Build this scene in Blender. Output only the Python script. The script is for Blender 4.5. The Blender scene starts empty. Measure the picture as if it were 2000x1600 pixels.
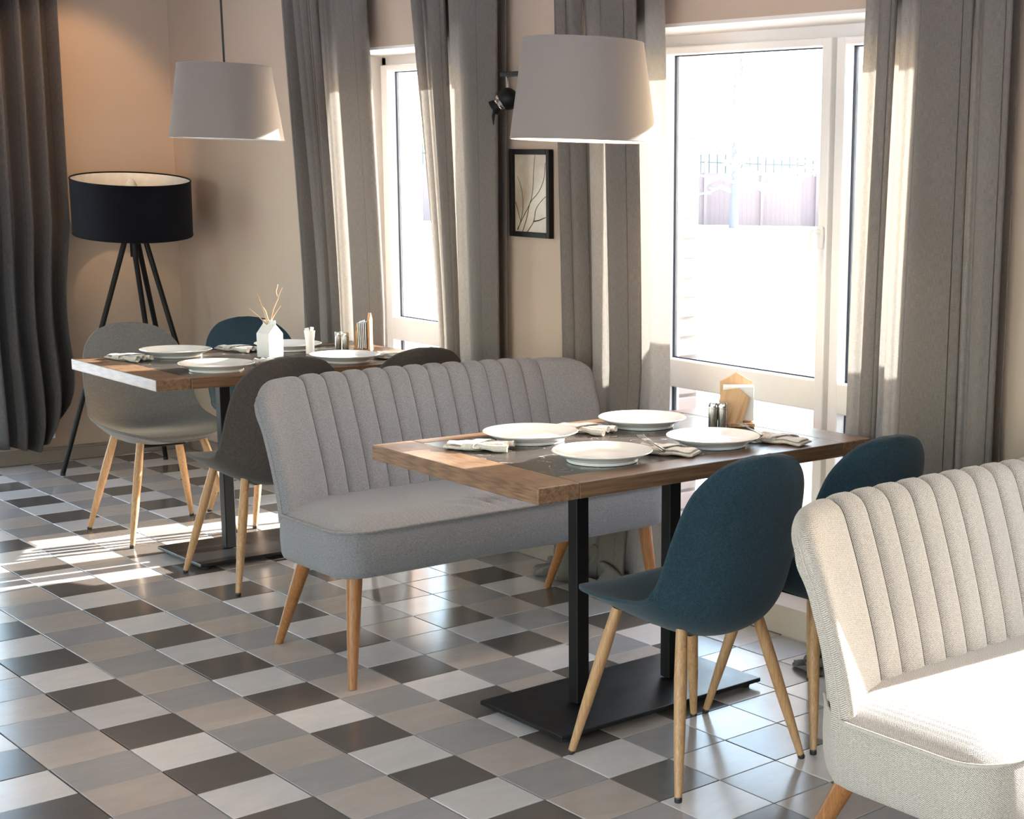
import bpy, bmesh, math, random
from mathutils import Vector, Matrix, Euler

random.seed(7)
scene = bpy.context.scene
COL = scene.collection
PI = math.pi

# ------------------------------------------------------------------ camera
CAM = Vector((-1.4824, -3.9098, 1.5132))
RIGHT = Vector((0.6879, -0.7253, 0.0275)); DOWN = Vector((-0.1094, -0.1412, -0.9839)); FWD = RIGHT.cross(DOWN)
F_PX, PX, PY = 2948.18, 1633.59, 888.60          # focal length and principal point in pixels of the 2000x1600 frame
cam_data = bpy.data.cameras.new('camera')
cam = bpy.data.objects.new('camera', cam_data)
COL.objects.link(cam)
UPV = -DOWN
cam.matrix_world = Matrix(((RIGHT.x, UPV.x, -FWD.x, CAM.x), (RIGHT.y, UPV.y, -FWD.y, CAM.y), (RIGHT.z, UPV.z, -FWD.z, CAM.z), (0, 0, 0, 1)))
cam_data.sensor_width = 36.0
cam_data.lens = F_PX / 2000 * 36.0
cam_data.shift_x = -(PX - 1000) / 2000
cam_data.shift_y = (PY - 800) / 2000
cam_data.clip_start = 0.05
cam_data.clip_end = 400
scene.camera = cam

# ------------------------------------------------------------------ light and exposure
scene.view_settings.view_transform = 'Standard'
scene.view_settings.look = 'None'
scene.view_settings.exposure = 1.8
scene.view_settings.gamma = 1.0
scene.view_settings.use_curve_mapping = False

world = bpy.data.worlds.new('sky')
scene.world = world
world.use_nodes = True
wn = world.node_tree.nodes
wn.clear()
w_out = wn.new('ShaderNodeOutputWorld'); w_bg = wn.new('ShaderNodeBackground'); w_sky = wn.new('ShaderNodeTexSky')
w_sky.sky_type = 'NISHITA'
w_sky.sun_disc = False
w_sky.sun_elevation = math.radians(19.0)
w_sky.sun_rotation = math.radians(94.0)
w_sky.air_density = 1.2; w_sky.dust_density = 1.5
w_bg.inputs[1].default_value = 0.50
w_hs = wn.new('ShaderNodeHueSaturation'); w_hs.inputs['Saturation'].default_value = 1.0      # hazy winter sky
world.node_tree.links.new(w_sky.outputs[0], w_hs.inputs['Color'])
world.node_tree.links.new(w_hs.outputs[0], w_bg.inputs[0])
world.node_tree.links.new(w_bg.outputs[0], w_out.inputs[0])

sun_d = bpy.data.lights.new('sun', 'SUN'); sun_d.energy = 10.0; sun_d.angle = math.radians(0.53); sun_d.color = (1.0, 0.965, 0.92)
sun = bpy.data.objects.new('sun', sun_d); COL.objects.link(sun)
SUN_DIR = Vector((-1.0, 0.085, -0.345)).normalized()
sun.rotation_euler = SUN_DIR.to_track_quat('-Z', 'Y').to_euler()
sun.location = (12, -1, 6)

def portal(loc, rot, sx, sy):
    d = bpy.data.lights.new('window_portal', 'AREA'); d.shape = 'RECTANGLE'; d.size = sx; d.size_y = sy
    d.cycles.is_portal = True
    o = bpy.data.objects.new('window_portal', d); COL.objects.link(o); o.location = loc; o.rotation_euler = rot
    return o

# ------------------------------------------------------------------ helpers
def mesh_obj(name, verts, faces, mat=None, parent=None, smooth=None, uvs=None, midx=None):
    me = bpy.data.meshes.new(name)
    me.from_pydata(verts, [], faces)
    if mat is not None:
        for m in (mat if isinstance(mat, (list, tuple)) else [mat]): me.materials.append(m)
    if midx is not None: me.polygons.foreach_set('material_index', midx)
    if uvs is not None:
        l = me.uv_layers.new(name='uv')
        flat = []
        for p in me.polygons:
            for vi in p.vertices: flat.extend(uvs[vi])
        l.data.foreach_set('uv', flat)
    me.update()
    if smooth is not None:
        me.shade_smooth()
        if smooth < 179: me.set_sharp_from_angle(angle=math.radians(smooth))
    o = bpy.data.objects.new(name, me)
    COL.objects.link(o)
    if parent is not None: o.parent = parent
    return o

class MB:
    def __init__(s): s.v = []; s.f = []; s.uv = []
    def add(s, vs, fs, uvs=None):
        b = len(s.v); s.v.extend([tuple(p) for p in vs]); s.f.extend([tuple(i + b for i in f) for f in fs])
        s.uv.extend(uvs if uvs is not None else [(p[0] + p[1] * .31, p[2] + p[1] * .7) for p in vs])
    def box(s, c, d, rz=0, rot=None, bev=0.0):
        """box at c with full sizes d; bev gives chamfered edges"""
        hx, hy, hz = d[0] / 2, d[1] / 2, d[2] / 2
        b = min(bev, hx * .9, hy * .9, hz * .9)
        R = rot if rot is not None else Matrix.Rotation(rz, 3, 'Z')
        C = Vector(c)
        if b <= 0:
            vs = [Vector((x, y, z)) for x in (-hx, hx) for y in (-hy, hy) for z in (-hz, hz)]
            fs = [(0, 1, 3, 2), (4, 6, 7, 5), (0, 4, 5, 1), (2, 3, 7, 6), (0, 2, 6, 4), (1, 5, 7, 3)]
        else:
            bm = bmesh.new()
            bmesh.ops.create_cube(bm, size=1.0)
            bmesh.ops.scale(bm, vec=d, verts=bm.verts)
            bmesh.ops.bevel(bm, geom=bm.edges[:], offset=b, segments=2, affect='EDGES', profile=0.5)
            bm.verts.index_update()
            vs = [v.co.copy() for v in bm.verts]
            fs = [tuple(v.index for v in f.verts) for f in bm.faces]
            bm.free()
        s.add([R @ p + C for p in vs], fs)
    def tube(s, pts, radii, n=12, caps=True):
        pts = [Vector(p) for p in pts]
        if not isinstance(radii, (list, tuple)): radii = [radii] * len(pts)
        vs = []; prev = None
        for i, p in enumerate(pts):
            t = (pts[min(i + 1, len(pts) - 1)] - pts[max(i - 1, 0)]).normalized()
            if prev is None:
                a = Vector((0, 0, 1)) if abs(t.z) < .9 else Vector((1, 0, 0))
                u = t.cross(a).normalized()
            else:
                u = (prev - t * prev.dot(t)).normalized()
            prev = u; w = t.cross(u)
            for k in range(n):
                a = 2 * PI * k / n
                vs.append(p + (u * math.cos(a) + w * math.sin(a)) * radii[i])
        fs = []
        for i in range(len(pts) - 1):
            for k in range(n):
                a = i * n + k; b = i * n + (k + 1) % n
                fs.append((a, b, b + n, a + n))
        if caps:
            fs.append(tuple(range(n - 1, -1, -1))); fs.append(tuple((len(pts) - 1) * n + k for k in range(n)))
        s.add(vs, fs)
    def lathe(s, prof, c=(0, 0, 0), n=48, rot=None):
        """prof: list of (r, z), an open profile swept round the vertical"""
        R = rot if rot is not None else Matrix.Identity(3)
        C = Vector(c); vs = []; uv = []
        for i, (r, z) in enumerate(prof):
            for k in range(n):
                a = 2 * PI * k / n
                vs.append(R @ Vector((r * math.cos(a), r * math.sin(a), z)) + C); uv.append((a * .3, z))
        fs = []
        for i in range(len(prof) - 1):
            for k in range(n):
                a = i * n + k; b = i * n + (k + 1) % n
                fs.append((a, b, b + n, a + n))
        if prof[0][0] < 1e-6 or True:
            pass
        s.add(vs, fs, uv)
    def grid(s, P, uvf=None, flip=False):
        """P: rows of points"""
        nr, nc = len(P), len(P[0]); vs = [p for r in P for p in r]
        fs = []
        for i in range(nr - 1):
            for j in range(nc - 1):
                q = (i * nc + j, i * nc + j + 1, (i + 1) * nc + j + 1, (i + 1) * nc + j)
                fs.append(q[::-1] if flip else q)
        s.add(vs, fs, [u for r in uvf for u in r] if uvf else None)
    def build(s, name, mat, parent=None, smooth=None, loc=None):
        o = mesh_obj(name, s.v, s.f, mat, parent, smooth, s.uv)
        if loc is not None: o.location = loc
        return o

def empty(name, loc=(0, 0, 0), rz=0.0):
    o = bpy.data.objects.new(name, None); COL.objects.link(o)
    o.location = loc; o.rotation_euler = (0, 0, rz); o.empty_display_size = .1
    return o

def tag(o, label=None, cat=None, group=None, kind=None):
    if label: o['label'] = label
    if cat: o['category'] = cat
    if group: o['group'] = group
    if kind: o['kind'] = kind
    return o

def thing(name, label, cat, loc=(0, 0, 0), rz=0.0, group=None):
    return tag(empty(name, loc, rz), label, cat, group)

def dup(root, loc, rz, label, group=None, mats=None):
    def cp(o, parent):
        c = o.copy(); COL.objects.link(c); c.parent = parent
        for ch in list(kids.get(o.name, [])): cp(ch, c)
        return c
    kids = {}
    for o in bpy.data.objects:
        if o.parent is not None: kids.setdefault(o.parent.name, []).append(o)
    c = cp(root, None)
    c.location = loc; c.rotation_euler = (0, 0, rz); c['label'] = label
    if group: c['group'] = group
    if mats:
        for o in bpy.data.objects:
            if o.parent == c and o.type == 'MESH' and o.name.split('.')[0] in mats:
                o.data = o.data.copy(); o.data.materials.clear(); o.data.materials.append(mats[o.name.split('.')[0]])
    return c

def catmull(pts, n):
    """n samples along a Catmull-Rom curve through tuples"""
    out = []; m = len(pts)
    for k in range(n):
        t = k / (n - 1) * (m - 1); i = min(int(t), m - 2); f = t - i
        p0, p1, p2, p3 = pts[max(i - 1, 0)], pts[i], pts[i + 1], pts[min(i + 2, m - 1)]
        out.append(tuple(.5 * ((2 * b) + (-a + c) * f + (2 * a - 5 * b + 4 * c - d) * f * f + (-a + 3 * b - 3 * c + d) * f ** 3) for a, b, c, d in zip(p0, p1, p2, p3)))
    return out

def sst(a, b, x):
    t = max(0.0, min(1.0, (x - a) / (b - a))); return t * t * (3 - 2 * t)

# ------------------------------------------------------------------ materials
def srgb(r, g, b):
    f = lambda c: (c / 255 / 12.92) if c / 255 <= .04045 else ((c / 255 + .055) / 1.055) ** 2.4
    return (f(r), f(g), f(b), 1.0)

class NT:
    """tiny node-tree helper"""
    def __init__(s, name):
        s.m = bpy.data.materials.new(name); s.m.use_nodes = True; s.t = s.m.node_tree; s.n = s.t.nodes
        s.bsdf = s.n['Principled BSDF']; s.out = s.n['Material Output']
    def new(s, typ, **kw):
        o = s.n.new(typ)
        for k, v in kw.items(): setattr(o, k, v)
        return o
    def link(s, a, b): s.t.links.new(a, b)
    def coord(s, kind='Object', scale=(1, 1, 1), rot=(0, 0, 0)):
        c = s.new('ShaderNodeTexCoord'); m = s.new('ShaderNodeMapping')
        m.inputs['Scale'].default_value = scale; m.inputs['Rotation'].default_value = rot
        s.link(c.outputs[kind], m.inputs[0]); return m.outputs[0]
    def noise(s, vec, scale=5, detail=4, rough=.55, dist=0.0):
        o = s.new('ShaderNodeTexNoise'); o.inputs['Scale'].default_value = scale; o.inputs['Detail'].default_value = detail
        o.inputs['Roughness'].default_value = rough; o.inputs['Distortion'].default_value = dist
        if vec is not None: s.link(vec, o.inputs['Vector'])
        return o.outputs['Fac']
    def ramp(s, fac, stops):
        o = s.new('ShaderNodeValToRGB'); e = o.color_ramp.elements
        e[0].position, e[0].color = stops[0]; e[1].position, e[1].color = stops[-1]
        for p, c in stops[1:-1]:
            x = e.new(p); x.color = c
        s.link(fac, o.inputs[0]); return o.outputs[0]
    def math(s, op, a, b=None):
        o = s.new('ShaderNodeMath', operation=op)
        for i, x in enumerate((a, b)):
            if x is None: continue
            if isinstance(x, (int, float)): o.inputs[i].default_value = x
            else: s.link(x, o.inputs[i])
        return o.outputs[0]
    def mix(s, fac, a, b, mode='MIX'):
        o = s.new('ShaderNodeMix', data_type='RGBA', blend_type=mode)
        for sock, x in ((o.inputs[0], fac), (o.inputs[6], a), (o.inputs[7], b)):
            if isinstance(x, (int, float)): sock.default_value = x
            elif isinstance(x, tuple): sock.default_value = x
            else: s.link(x, sock)
        return o.outputs[2]
    def bump(s, h, strength=.3, dist=.002):
        o = s.new('ShaderNodeBump'); o.inputs['Strength'].default_value = strength; o.inputs['Distance'].default_value = dist
        s.link(h, o.inputs['Height']); s.link(o.outputs[0], s.bsdf.inputs['Normal']); return o
    def set(s, color=None, rough=None, metal=None, spec=None, sheen=None, coat=None, coat_rough=None, emis=None, emis_s=None):
        b = s.bsdf.inputs
        for key, x in (('Base Color', color), ('Roughness', rough), ('Metallic', metal), ('Specular IOR Level', spec), ('Sheen Weight', sheen), ('Coat Weight', coat), ('Coat Roughness', coat_rough), ('Emission Color', emis), ('Emission Strength', emis_s)):
            if x is None: continue
            if isinstance(x, (int, float, tuple)): b[key].default_value = x
            else: s.link(x, b[key])
        return s.m

def plain(name, col, rough=.5, metal=0.0, spec=.5, var=.06, scale=30):
    t = NT(name)
    n = t.noise(t.coord(), scale, 3)
    lo = tuple(c * (1 - var) for c in col[:3]) + (1,); hi = tuple(min(1, c * (1 + var)) for c in col[:3]) + (1,)
    return t.set(t.ramp(n, [(.3, lo), (.7, hi)]), rough, metal, spec)

def plaster(name, col):
    t = NT(name); v = t.coord()
    n = t.noise(v, 1.7, 5); n2 = t.noise(v, 90, 3)
    c = t.ramp(n, [(.3, tuple(x * .95 for x in col[:3]) + (1,)), (.7, tuple(min(1, x * 1.04) for x in col[:3]) + (1,))])
    t.bump(n2, .12, .0015)
    return t.set(c, .85, spec=.3)

def fabric(name, lo, hi, scale=900, bump=.35, sheen=.15):
    t = NT(name); v = t.coord()
    n1 = t.noise(v, scale * .35, 2, .6); n2 = t.noise(v, 9, 3)
    f = t.math('ADD', t.math('MULTIPLY', n1, .75), t.math('MULTIPLY', t.noise(v, scale * .12, 2), .25))
    c = t.ramp(f, [(.28, lo), (.72, hi)])
    c = t.mix(t.math('MULTIPLY', n2, .25), c, lo)
    t.bump(f, bump, .001)
    return t.set(c, .95, spec=.15, sheen=sheen)

def herringbone(name, lo, hi):
    t = NT(name)
    uv = t.new('ShaderNodeUVMap'); uv.uv_map = 'uv'
    sp = t.new('ShaderNodeSeparateXYZ'); t.link(uv.outputs[0], sp.inputs[0])
    W = .0085
    tri = t.math('PINGPONG', sp.outputs[0], W)
    ph = t.math('ADD', sp.outputs[1], tri)
    s = t.math('SINE', t.math('MULTIPLY', ph, 2 * PI / .0042))
    n = t.noise(t.coord(), 420, 2); n2 = t.noise(t.coord(), 6, 3)
    f = t.math('ADD', t.math('MULTIPLY', s, .28), n)
    c = t.ramp(f, [(.22, lo), (.75, hi)])
    c = t.mix(t.math('MULTIPLY', n2, .18), c, lo)
    t.bump(f, .5, .0012)
    return t.set(c, .95, spec=.15, sheen=.2)

def curtain_mat(name, lo, hi, transl, trans_col):
    t = NT(name); v = t.coord('UV', (1, 1, 1))
    a = t.noise(t.coord('UV', (260, 14, 1)), 3.0, 3); b = t.noise(t.coord('UV', (18, 260, 1)), 3.0, 2)
    f = t.math('ADD', t.math('MULTIPLY', a, .6), t.math('MULTIPLY', b, .4))
    c = t.ramp(f, [(.36, lo), (.64, hi)])
    sp = t.new('ShaderNodeSeparateXYZ'); t.link(v, sp.inputs[0])
    st = t.math('LESS_THAN', t.math('FRACT', t.math('MULTIPLY', sp.outputs[0], 6.6)), .016)      # thin woven dark lines
    c = t.mix(t.math('MULTIPLY', st, .85), c, tuple(x * .15 for x in lo[:3]) + (1,))
    t.bump(f, .3, .0012)
    t.set(c, .95, spec=.1)
    tr = t.new('ShaderNodeBsdfTranslucent'); mx = t.new('ShaderNodeMixShader'); mx.inputs[0].default_value = transl
    t.link(t.mix(.55, c, trans_col), tr.inputs[0])
    t.link(t.bsdf.outputs[0], mx.inputs[1]); t.link(tr.outputs[0], mx.inputs[2]); t.link(mx.outputs[0], t.out.inputs[0])
    return t.m

def shade_mat(name, col, transl):
    t = NT(name); v = t.coord('UV', (1, 1, 1))
    a = t.noise(t.coord('UV', (500, 60, 1)), 3, 2); b = t.noise(t.coord('UV', (60, 500, 1)), 3, 2)
    f = t.math('ADD', t.math('MULTIPLY', a, .5), t.math('MULTIPLY', b, .5))
    c = t.ramp(f, [(.35, tuple(x * .86 for x in col[:3]) + (1,)), (.65, tuple(min(1, x * 1.1) for x in col[:3]) + (1,))])
    t.bump(f, .2, .0008); t.set(c, .9, spec=.15)
    tr = t.new('ShaderNodeBsdfTranslucent'); mx = t.new('ShaderNodeMixShader'); mx.inputs[0].default_value = transl
    t.link(c, tr.inputs[0])
    t.link(t.bsdf.outputs[0], mx.inputs[1]); t.link(tr.outputs[0], mx.inputs[2]); t.link(mx.outputs[0], t.out.inputs[0])
    return t.m

def wood(name, dark, mid, light, grain=(1, 12, 12), rough=.45, scale=3.0, ring=.5):
    t = NT(name); v = t.coord('Object', grain)
    n = t.noise(v, scale, 6, .6, 1.2)
    wv = t.new('ShaderNodeTexWave', wave_type='BANDS', bands_direction='Y'); wv.inputs['Scale'].default_value = scale * .9
    wv.inputs['Distortion'].default_value = 7; wv.inputs['Detail'].default_value = 3; wv.inputs['Detail Scale'].default_value = 1.1
    t.link(v, wv.inputs['Vector'])
    f = t.math('ADD', t.math('MULTIPLY', n, 1 - ring), t.math('MULTIPLY', wv.outputs['Fac'], ring))
    c = t.ramp(f, [(.25, dark), (.5, mid), (.78, light)])
    t.bump(f, .15, .001)
    return t.set(c, rough, spec=.5)

def thin_glass(name, tint=(.97, .985, .98, 1)):
    t = NT(name)
    g = t.new('ShaderNodeBsdfGlossy'); g.inputs['Roughness'].default_value = .01
    tr = t.new('ShaderNodeBsdfTransparent'); tr.inputs[0].default_value = tint
    fr = t.new('ShaderNodeFresnel'); ge = t.new('ShaderNodeNewGeometry')      # a thin sheet: the same reflectance from either face
    t.link(t.math('ADD', 1.45, t.math('MULTIPLY', ge.outputs['Backfacing'], 1 / 1.45 - 1.45)), fr.inputs[0])
    mx = t.new('ShaderNodeMixShader'); t.link(fr.outputs[0], mx.inputs[0]); t.link(tr.outputs[0], mx.inputs[1]); t.link(g.outputs[0], mx.inputs[2])
    t.link(mx.outputs[0], t.out.inputs[0])
    return t.m

def tile_mat(name, col):
    t = NT(name)
    oi = t.new('ShaderNodeObjectInfo')
    co = t.new('ShaderNodeTexCoord'); ad = t.new('ShaderNodeVectorMath', operation='ADD')
    cx = t.new('ShaderNodeCombineXYZ'); t.link(t.math('MULTIPLY', oi.outputs['Random'], 37), cx.inputs[0]); t.link(t.math('MULTIPLY', oi.outputs['Random'], 11), cx.inputs[1])
    t.link(co.outputs['Object'], ad.inputs[0]); t.link(cx.outputs[0], ad.inputs[1])
    mp = t.new('ShaderNodeMapping'); mp.inputs['Scale'].default_value = (3, 6, 1); t.link(ad.outputs[0], mp.inputs[0])
    n = t.noise(mp.outputs[0], 2.5, 5, .6, .4); n2 = t.noise(ad.outputs[0], 60, 3)
    f = t.math('ADD', t.math('MULTIPLY', n, .8), t.math('MULTIPLY', n2, .2))
    c = t.ramp(f, [(.3, tuple(x * .92 for x in col[:3]) + (1,)), (.7, tuple(min(1, x * 1.06) for x in col[:3]) + (1,))])
    br = t.math('ADD', .92, t.math('MULTIPLY', oi.outputs['Random'], .16))
    hs = t.new('ShaderNodeHueSaturation'); t.link(br, hs.inputs['Value']); t.link(c, hs.inputs['Color'])
    t.bump(t.noise(ad.outputs[0], 22, 3), .06, .002)
    ro = t.math('ADD', .13, t.math('MULTIPLY', n2, .12))
    return t.set(hs.outputs[0], ro, spec=.5)

M = {}
M['wall'] = plaster('beige_plaster', srgb(190, 170, 153))
M['reveal'] = plaster('white_plaster', srgb(232, 226, 220))
M['ceiling'] = plaster('ceiling_paint', srgb(214, 205, 194))
M['base'] = plain('grey_skirting', srgb(140, 126, 116), .5)
M['pvc'] = plain('white_window_plastic', srgb(246, 243, 241), .3, var=.01)
M['gasket'] = plain('dark_gasket', srgb(46, 50, 66), .6)
M['spacer'] = plain('glazing_spacer', srgb(222, 226, 236), .6)
M['glass'] = thin_glass('window_glass')
M['grout'] = plain('grout', srgb(104, 92, 84), .9, spec=.2)
M['t_dark'] = tile_mat('tile_dark', srgb(108, 99, 93))
M['t_white'] = tile_mat('tile_white', srgb(224, 215, 210))
M['t_beige'] = tile_mat('tile_beige', srgb(193, 179, 169))
M['t_grey'] = tile_mat('tile_grey', srgb(171, 164, 162))
M['herring'] = herringbone('grey_herringbone', srgb(94, 91, 93), srgb(158, 157, 162))
M['herring_light'] = herringbone('beige_herringbone', srgb(136, 123, 114), srgb(212, 205, 199))
M['piping_light'] = fabric('beige_piping', srgb(168, 156, 146), srgb(206, 198, 190))
M['piping'] = fabric('bench_piping', srgb(108, 104, 103), srgb(150, 147, 148))
M['seam'] = fabric('bench_seam', srgb(84, 78, 76), srgb(110, 104, 102))
M['teal'] = fabric('teal_fabric', srgb(27, 43, 53), srgb(50, 73, 85))
M['greyfab'] = fabric('mid_grey_fabric', srgb(90, 86, 84), srgb(128, 124, 120))
M['darkfab'] = fabric('dark_grey_fabric', srgb(58, 52, 50), srgb(88, 80, 76))
M['oak'] = wood('oak_leg', srgb(150, 108, 70), srgb(186, 142, 100), srgb(206, 166, 124), (60, 60, 3), .45, 3, 0.0)
M['beech'] = wood('honey_leg', srgb(124, 78, 42), srgb(158, 104, 62), srgb(182, 128, 82), (60, 60, 3), .35, 3, 0.0)
M['walnut'] = wood('table_wood', srgb(88, 64, 47), srgb(119, 90, 67), srgb(144, 113, 86), (1.3, 42, 42), .34, 2.6, .22)
M['walnut_y'] = wood('table_wood_end', srgb(92, 67, 50), srgb(123, 94, 71), srgb(148, 117, 90), (42, 1.3, 42), .34, 2.6, .22)
M['ply'] = wood('light_wood', srgb(176, 126, 84), srgb(204, 158, 114), srgb(222, 180, 138), (9, 9, 1), .5, 3)
M['blackmetal'] = plain('black_metal', srgb(13, 12, 12), .5, 0.0, .3)
M['steel'] = plain('brushed_steel', srgb(196, 192, 186), .25, 1.0)
M['chrome'] = plain('chrome', srgb(210, 208, 204), .12, 1.0)
M['porcelain'] = plain('white_porcelain', srgb(238, 236, 234), .12, spec=.6, var=.01)
M['ceramic'] = plain('matte_white_ceramic', srgb(236, 233, 230), .45, var=.02)
M['paper'] = plain('white_paper', srgb(240, 238, 236), .9, var=.02)
M['linen'] = fabric('linen_napkin', srgb(190, 182, 172), srgb(238, 231, 222), 700)
M['rubber'] = plain('dark_cap', srgb(40, 36, 34), .6)
M['lampshade'] = shade_mat('linen_shade', srgb(156, 147, 144), .18)
M['lining'] = plain('white_lining', srgb(240, 234, 226), .7)
M['blackshade'] = fabric('black_shade', srgb(12, 12, 18), srgb(24, 24, 32), 500, sheen=.05)
M['cord'] = plain('black_cord', srgb(38, 32, 30), .6)
M['bulb'] = plain('opal_bulb', srgb(242, 236, 224), .3)
M['curtain'] = curtain_mat('grey_curtain', srgb(112, 105, 100), srgb(168, 160, 154), .5, (.76, .74, .71, 1))
M['curtain_dark'] = curtain_mat('slate_curtain', srgb(70, 66, 66), srgb(118, 112, 110), .25, (.30, .36, .42, 1))
M['frame'] = plain('black_frame', srgb(26, 21, 20), .6, spec=.2)
M['twig'] = plain('bleached_twig', srgb(196, 160, 124), .8)
M['ink'] = plain('branch_ink', srgb(72, 56, 46), .8)
M['brick'] = plain('pale_brick', srgb(190, 170, 161), .85, var=.12, scale=9)
M['mortar'] = plain('mortar', srgb(160, 150, 143), .9)
M['snow'] = plain('snow', srgb(246, 247, 250), .8, var=.01)
M['fence'] = plain('brown_fence', srgb(134, 116, 115), .7)
M['fence_rail'] = plain('fence_iron', srgb(70, 90, 92), .6)
M['bark'] = plain('frosty_bark', srgb(118, 114, 118), .9)

def marble(name):
    t = NT(name); v = t.coord('Object', (1, 1, 1))
    n = t.noise(v, 5, 6, .6)
    vo = t.new('ShaderNodeTexNoise'); vo.inputs['Scale'].default_value = 7; vo.inputs['Detail'].default_value = 4; vo.inputs['Distortion'].default_value = 1.6
    t.link(v, vo.inputs['Vector'])
    d = t.math('ABSOLUTE', t.math('SUBTRACT', vo.outputs['Fac'], .5))
    vein = t.math('MULTIPLY', t.math('LESS_THAN', d, .009), t.math('GREATER_THAN', t.noise(v, 13, 2), .52))
    c = t.ramp(n, [(.3, srgb(48, 43, 40)), (.7, srgb(78, 71, 67))])
    c = t.mix(t.math('MULTIPLY', vein, .7), c, srgb(190, 180, 168))
    return t.set(c, .26, spec=.5)
M['marble'] = marble('dark_marble')

def scuffed(name):
    t = NT(name); v = t.coord()
    n = t.noise(v, 34, 6, .7, 1.5); n2 = t.noise(v, 4, 3)
    sc = t.math('MULTIPLY', t.math('GREATER_THAN', n, .66), t.math('GREATER_THAN', n2, .5))
    c = t.mix(t.math('MULTIPLY', sc, .5), srgb(28, 27, 29), srgb(110, 104, 98))
    return t.set(c, t.math('ADD', .24, t.math('MULTIPLY', t.noise(v, 12, 3), .2)), .2, .5)
M['plate_metal'] = scuffed('scuffed_black_metal')

def print_mat(name):
    t = NT(name); v = t.coord('Object', (1, 1, 1))
    n = t.noise(v, 6, 4)
    return t.set(t.ramp(n, [(.3, srgb(158, 138, 116)), (.7, srgb(206, 192, 172))]), .35)
M['print'] = print_mat('sepia_print')

# ------------------------------------------------------------------ room shell
WX = 2.01           # inner face of the window wall
FX = 2.245          # plane of the window frames
OX = 2.40           # outer face of the brick wall
BY = 4.235          # inner face of the back wall
CZ = 2.75
LX, SY = -4.6, -7.0  # inner faces of the left and south walls
HEAD = 2.04

# floor slab and tiles
T = 0.2
fl = MB(); fl.box(((LX + WX) / 2 + .1, (SY + BY) / 2, -.106), (WX - LX + .6, BY - SY + .4, .2))
floor = fl.build('floor', M['grout']); tag(floor, kind='structure')

def tile_mesh(name, mat):
    g = .0016; h = T / 2 - g; c = .0012
    vs = [(x * h, y * h, -.0075) for x, y in ((-1, -1), (1, -1), (1, 1), (-1, 1))] + [(x * h, y * h, -.0015) for x, y in ((-1, -1), (1, -1), (1, 1), (-1, 1))] + [(x * (h - c), y * (h - c), 0) for x, y in ((-1, -1), (1, -1), (1, 1), (-1, 1))]
    fs = [(8, 9, 10, 11)]
    for b in (0, 4):
        for k in range(4): fs.append((b + k, b + (k + 1) % 4, b + 4 + (k + 1) % 4, b + 4 + k))
    return vs, fs
tv, tf = tile_mesh('tile', None)
tile_data = {}
for key in ('t_dark', 't_white', 't_beige', 't_grey'):
    me = bpy.data.meshes.new('tile'); me.from_pydata(tv, [], tf); me.materials.append(M[key]); me.update(); tile_data[key] = me
def cam_px(p):
    q = Vector(p) - CAM; d = q.dot(FWD)
    return (PX + F_PX * q.dot(RIGHT) / d, PY + F_PX * q.dot(DOWN) / d, d)
cells = []
for i in range(int(LX / T) - 1, int(WX / T) + 2):
    for j in range(int(-BY / T) - 1, int(-SY / T) + 2):
        x0, y1 = i * T, -j * T
        if x0 + T <= LX or x0 >= WX + .05 or y1 <= SY or y1 - T >= BY: continue
        c = (x0 + T / 2, y1 - T / 2, 0)
        key = (('t_dark' if j % 2 else 't_white') if i % 2 == 0 else ('t_beige' if j % 2 else 't_grey'))
        a = 0
        if (Vector(c) - CAM).dot(FWD) > .5:
            q = [cam_px((x0 + dx, y1 - dy, 0)) for dx, dy in ((0, 0), (T, 0), (T, T), (0, T))]
            cx = sum(p[0] for p in q) / 4; cy = sum(p[1] for p in q) / 4
            if -60 < cx < 2060 and -60 < cy < 1660:
                a = abs(sum(q[k][0] * q[(k + 1) % 4][1] - q[(k + 1) % 4][0] * q[k][1] for k in range(4))) / 2
                if cx > 1640 and cy > 1250: a *= .2     # lies behind the near bench
        cells.append((a, c, key))
cells.sort(key=lambda t: -t[0])
rest = MB(); rest_m = []
for n, (a, c, key) in enumerate(cells):
    if n < 300:
        o = bpy.data.objects.new('tile', tile_data[key]); COL.objects.link(o); o.parent = floor
        o.location = (c[0] + random.uniform(-.0007, .0007), c[1] + random.uniform(-.0007, .0007), random.uniform(-.0006, .0002))
    else:
        rest.add([(v[0] + c[0], v[1] + c[1], v[2]) for v in tv], tf); rest_m += [('t_dark', 't_white', 't_beige', 't_grey').index(key)] * len(tf)
o = mesh_obj('tile_field', rest.v, rest.f, [M[k] for k in ('t_dark', 't_white', 't_beige', 't_grey')], floor, midx=rest_m)
o['kind'] = 'stuff'

def wall_with_openings(name, axis, face, thick, a0, a1, openings, mat, z0=-.1, z1=CZ + .1):
    """axis 'x': the wall stands at x=face..face+thick and runs along y from a0 to a1; openings (b0, b1, zlo, zhi)"""
    m = MB()
    def put(b0, b1, lo, hi):
        if b1 - b0 < 1e-4 or hi - lo < 1e-4: return
        mid, th = face + thick / 2, abs(thick)
        if axis == 'x': m.box((mid, (b0 + b1) / 2, (lo + hi) / 2), (th, b1 - b0, hi - lo))
        else: m.box(((b0 + b1) / 2, mid, (lo + hi) / 2), (b1 - b0, th, hi - lo))
    cur = a0
    for b0, b1, lo, hi in sorted(openings):
        put(cur, b0, z0, z1); put(b0, b1, z0, lo); put(b0, b1, hi, z1); cur = b1
    put(cur, a1, z0, z1)
    o = m.build(name, mat); tag(o, kind='structure'); return o

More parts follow.
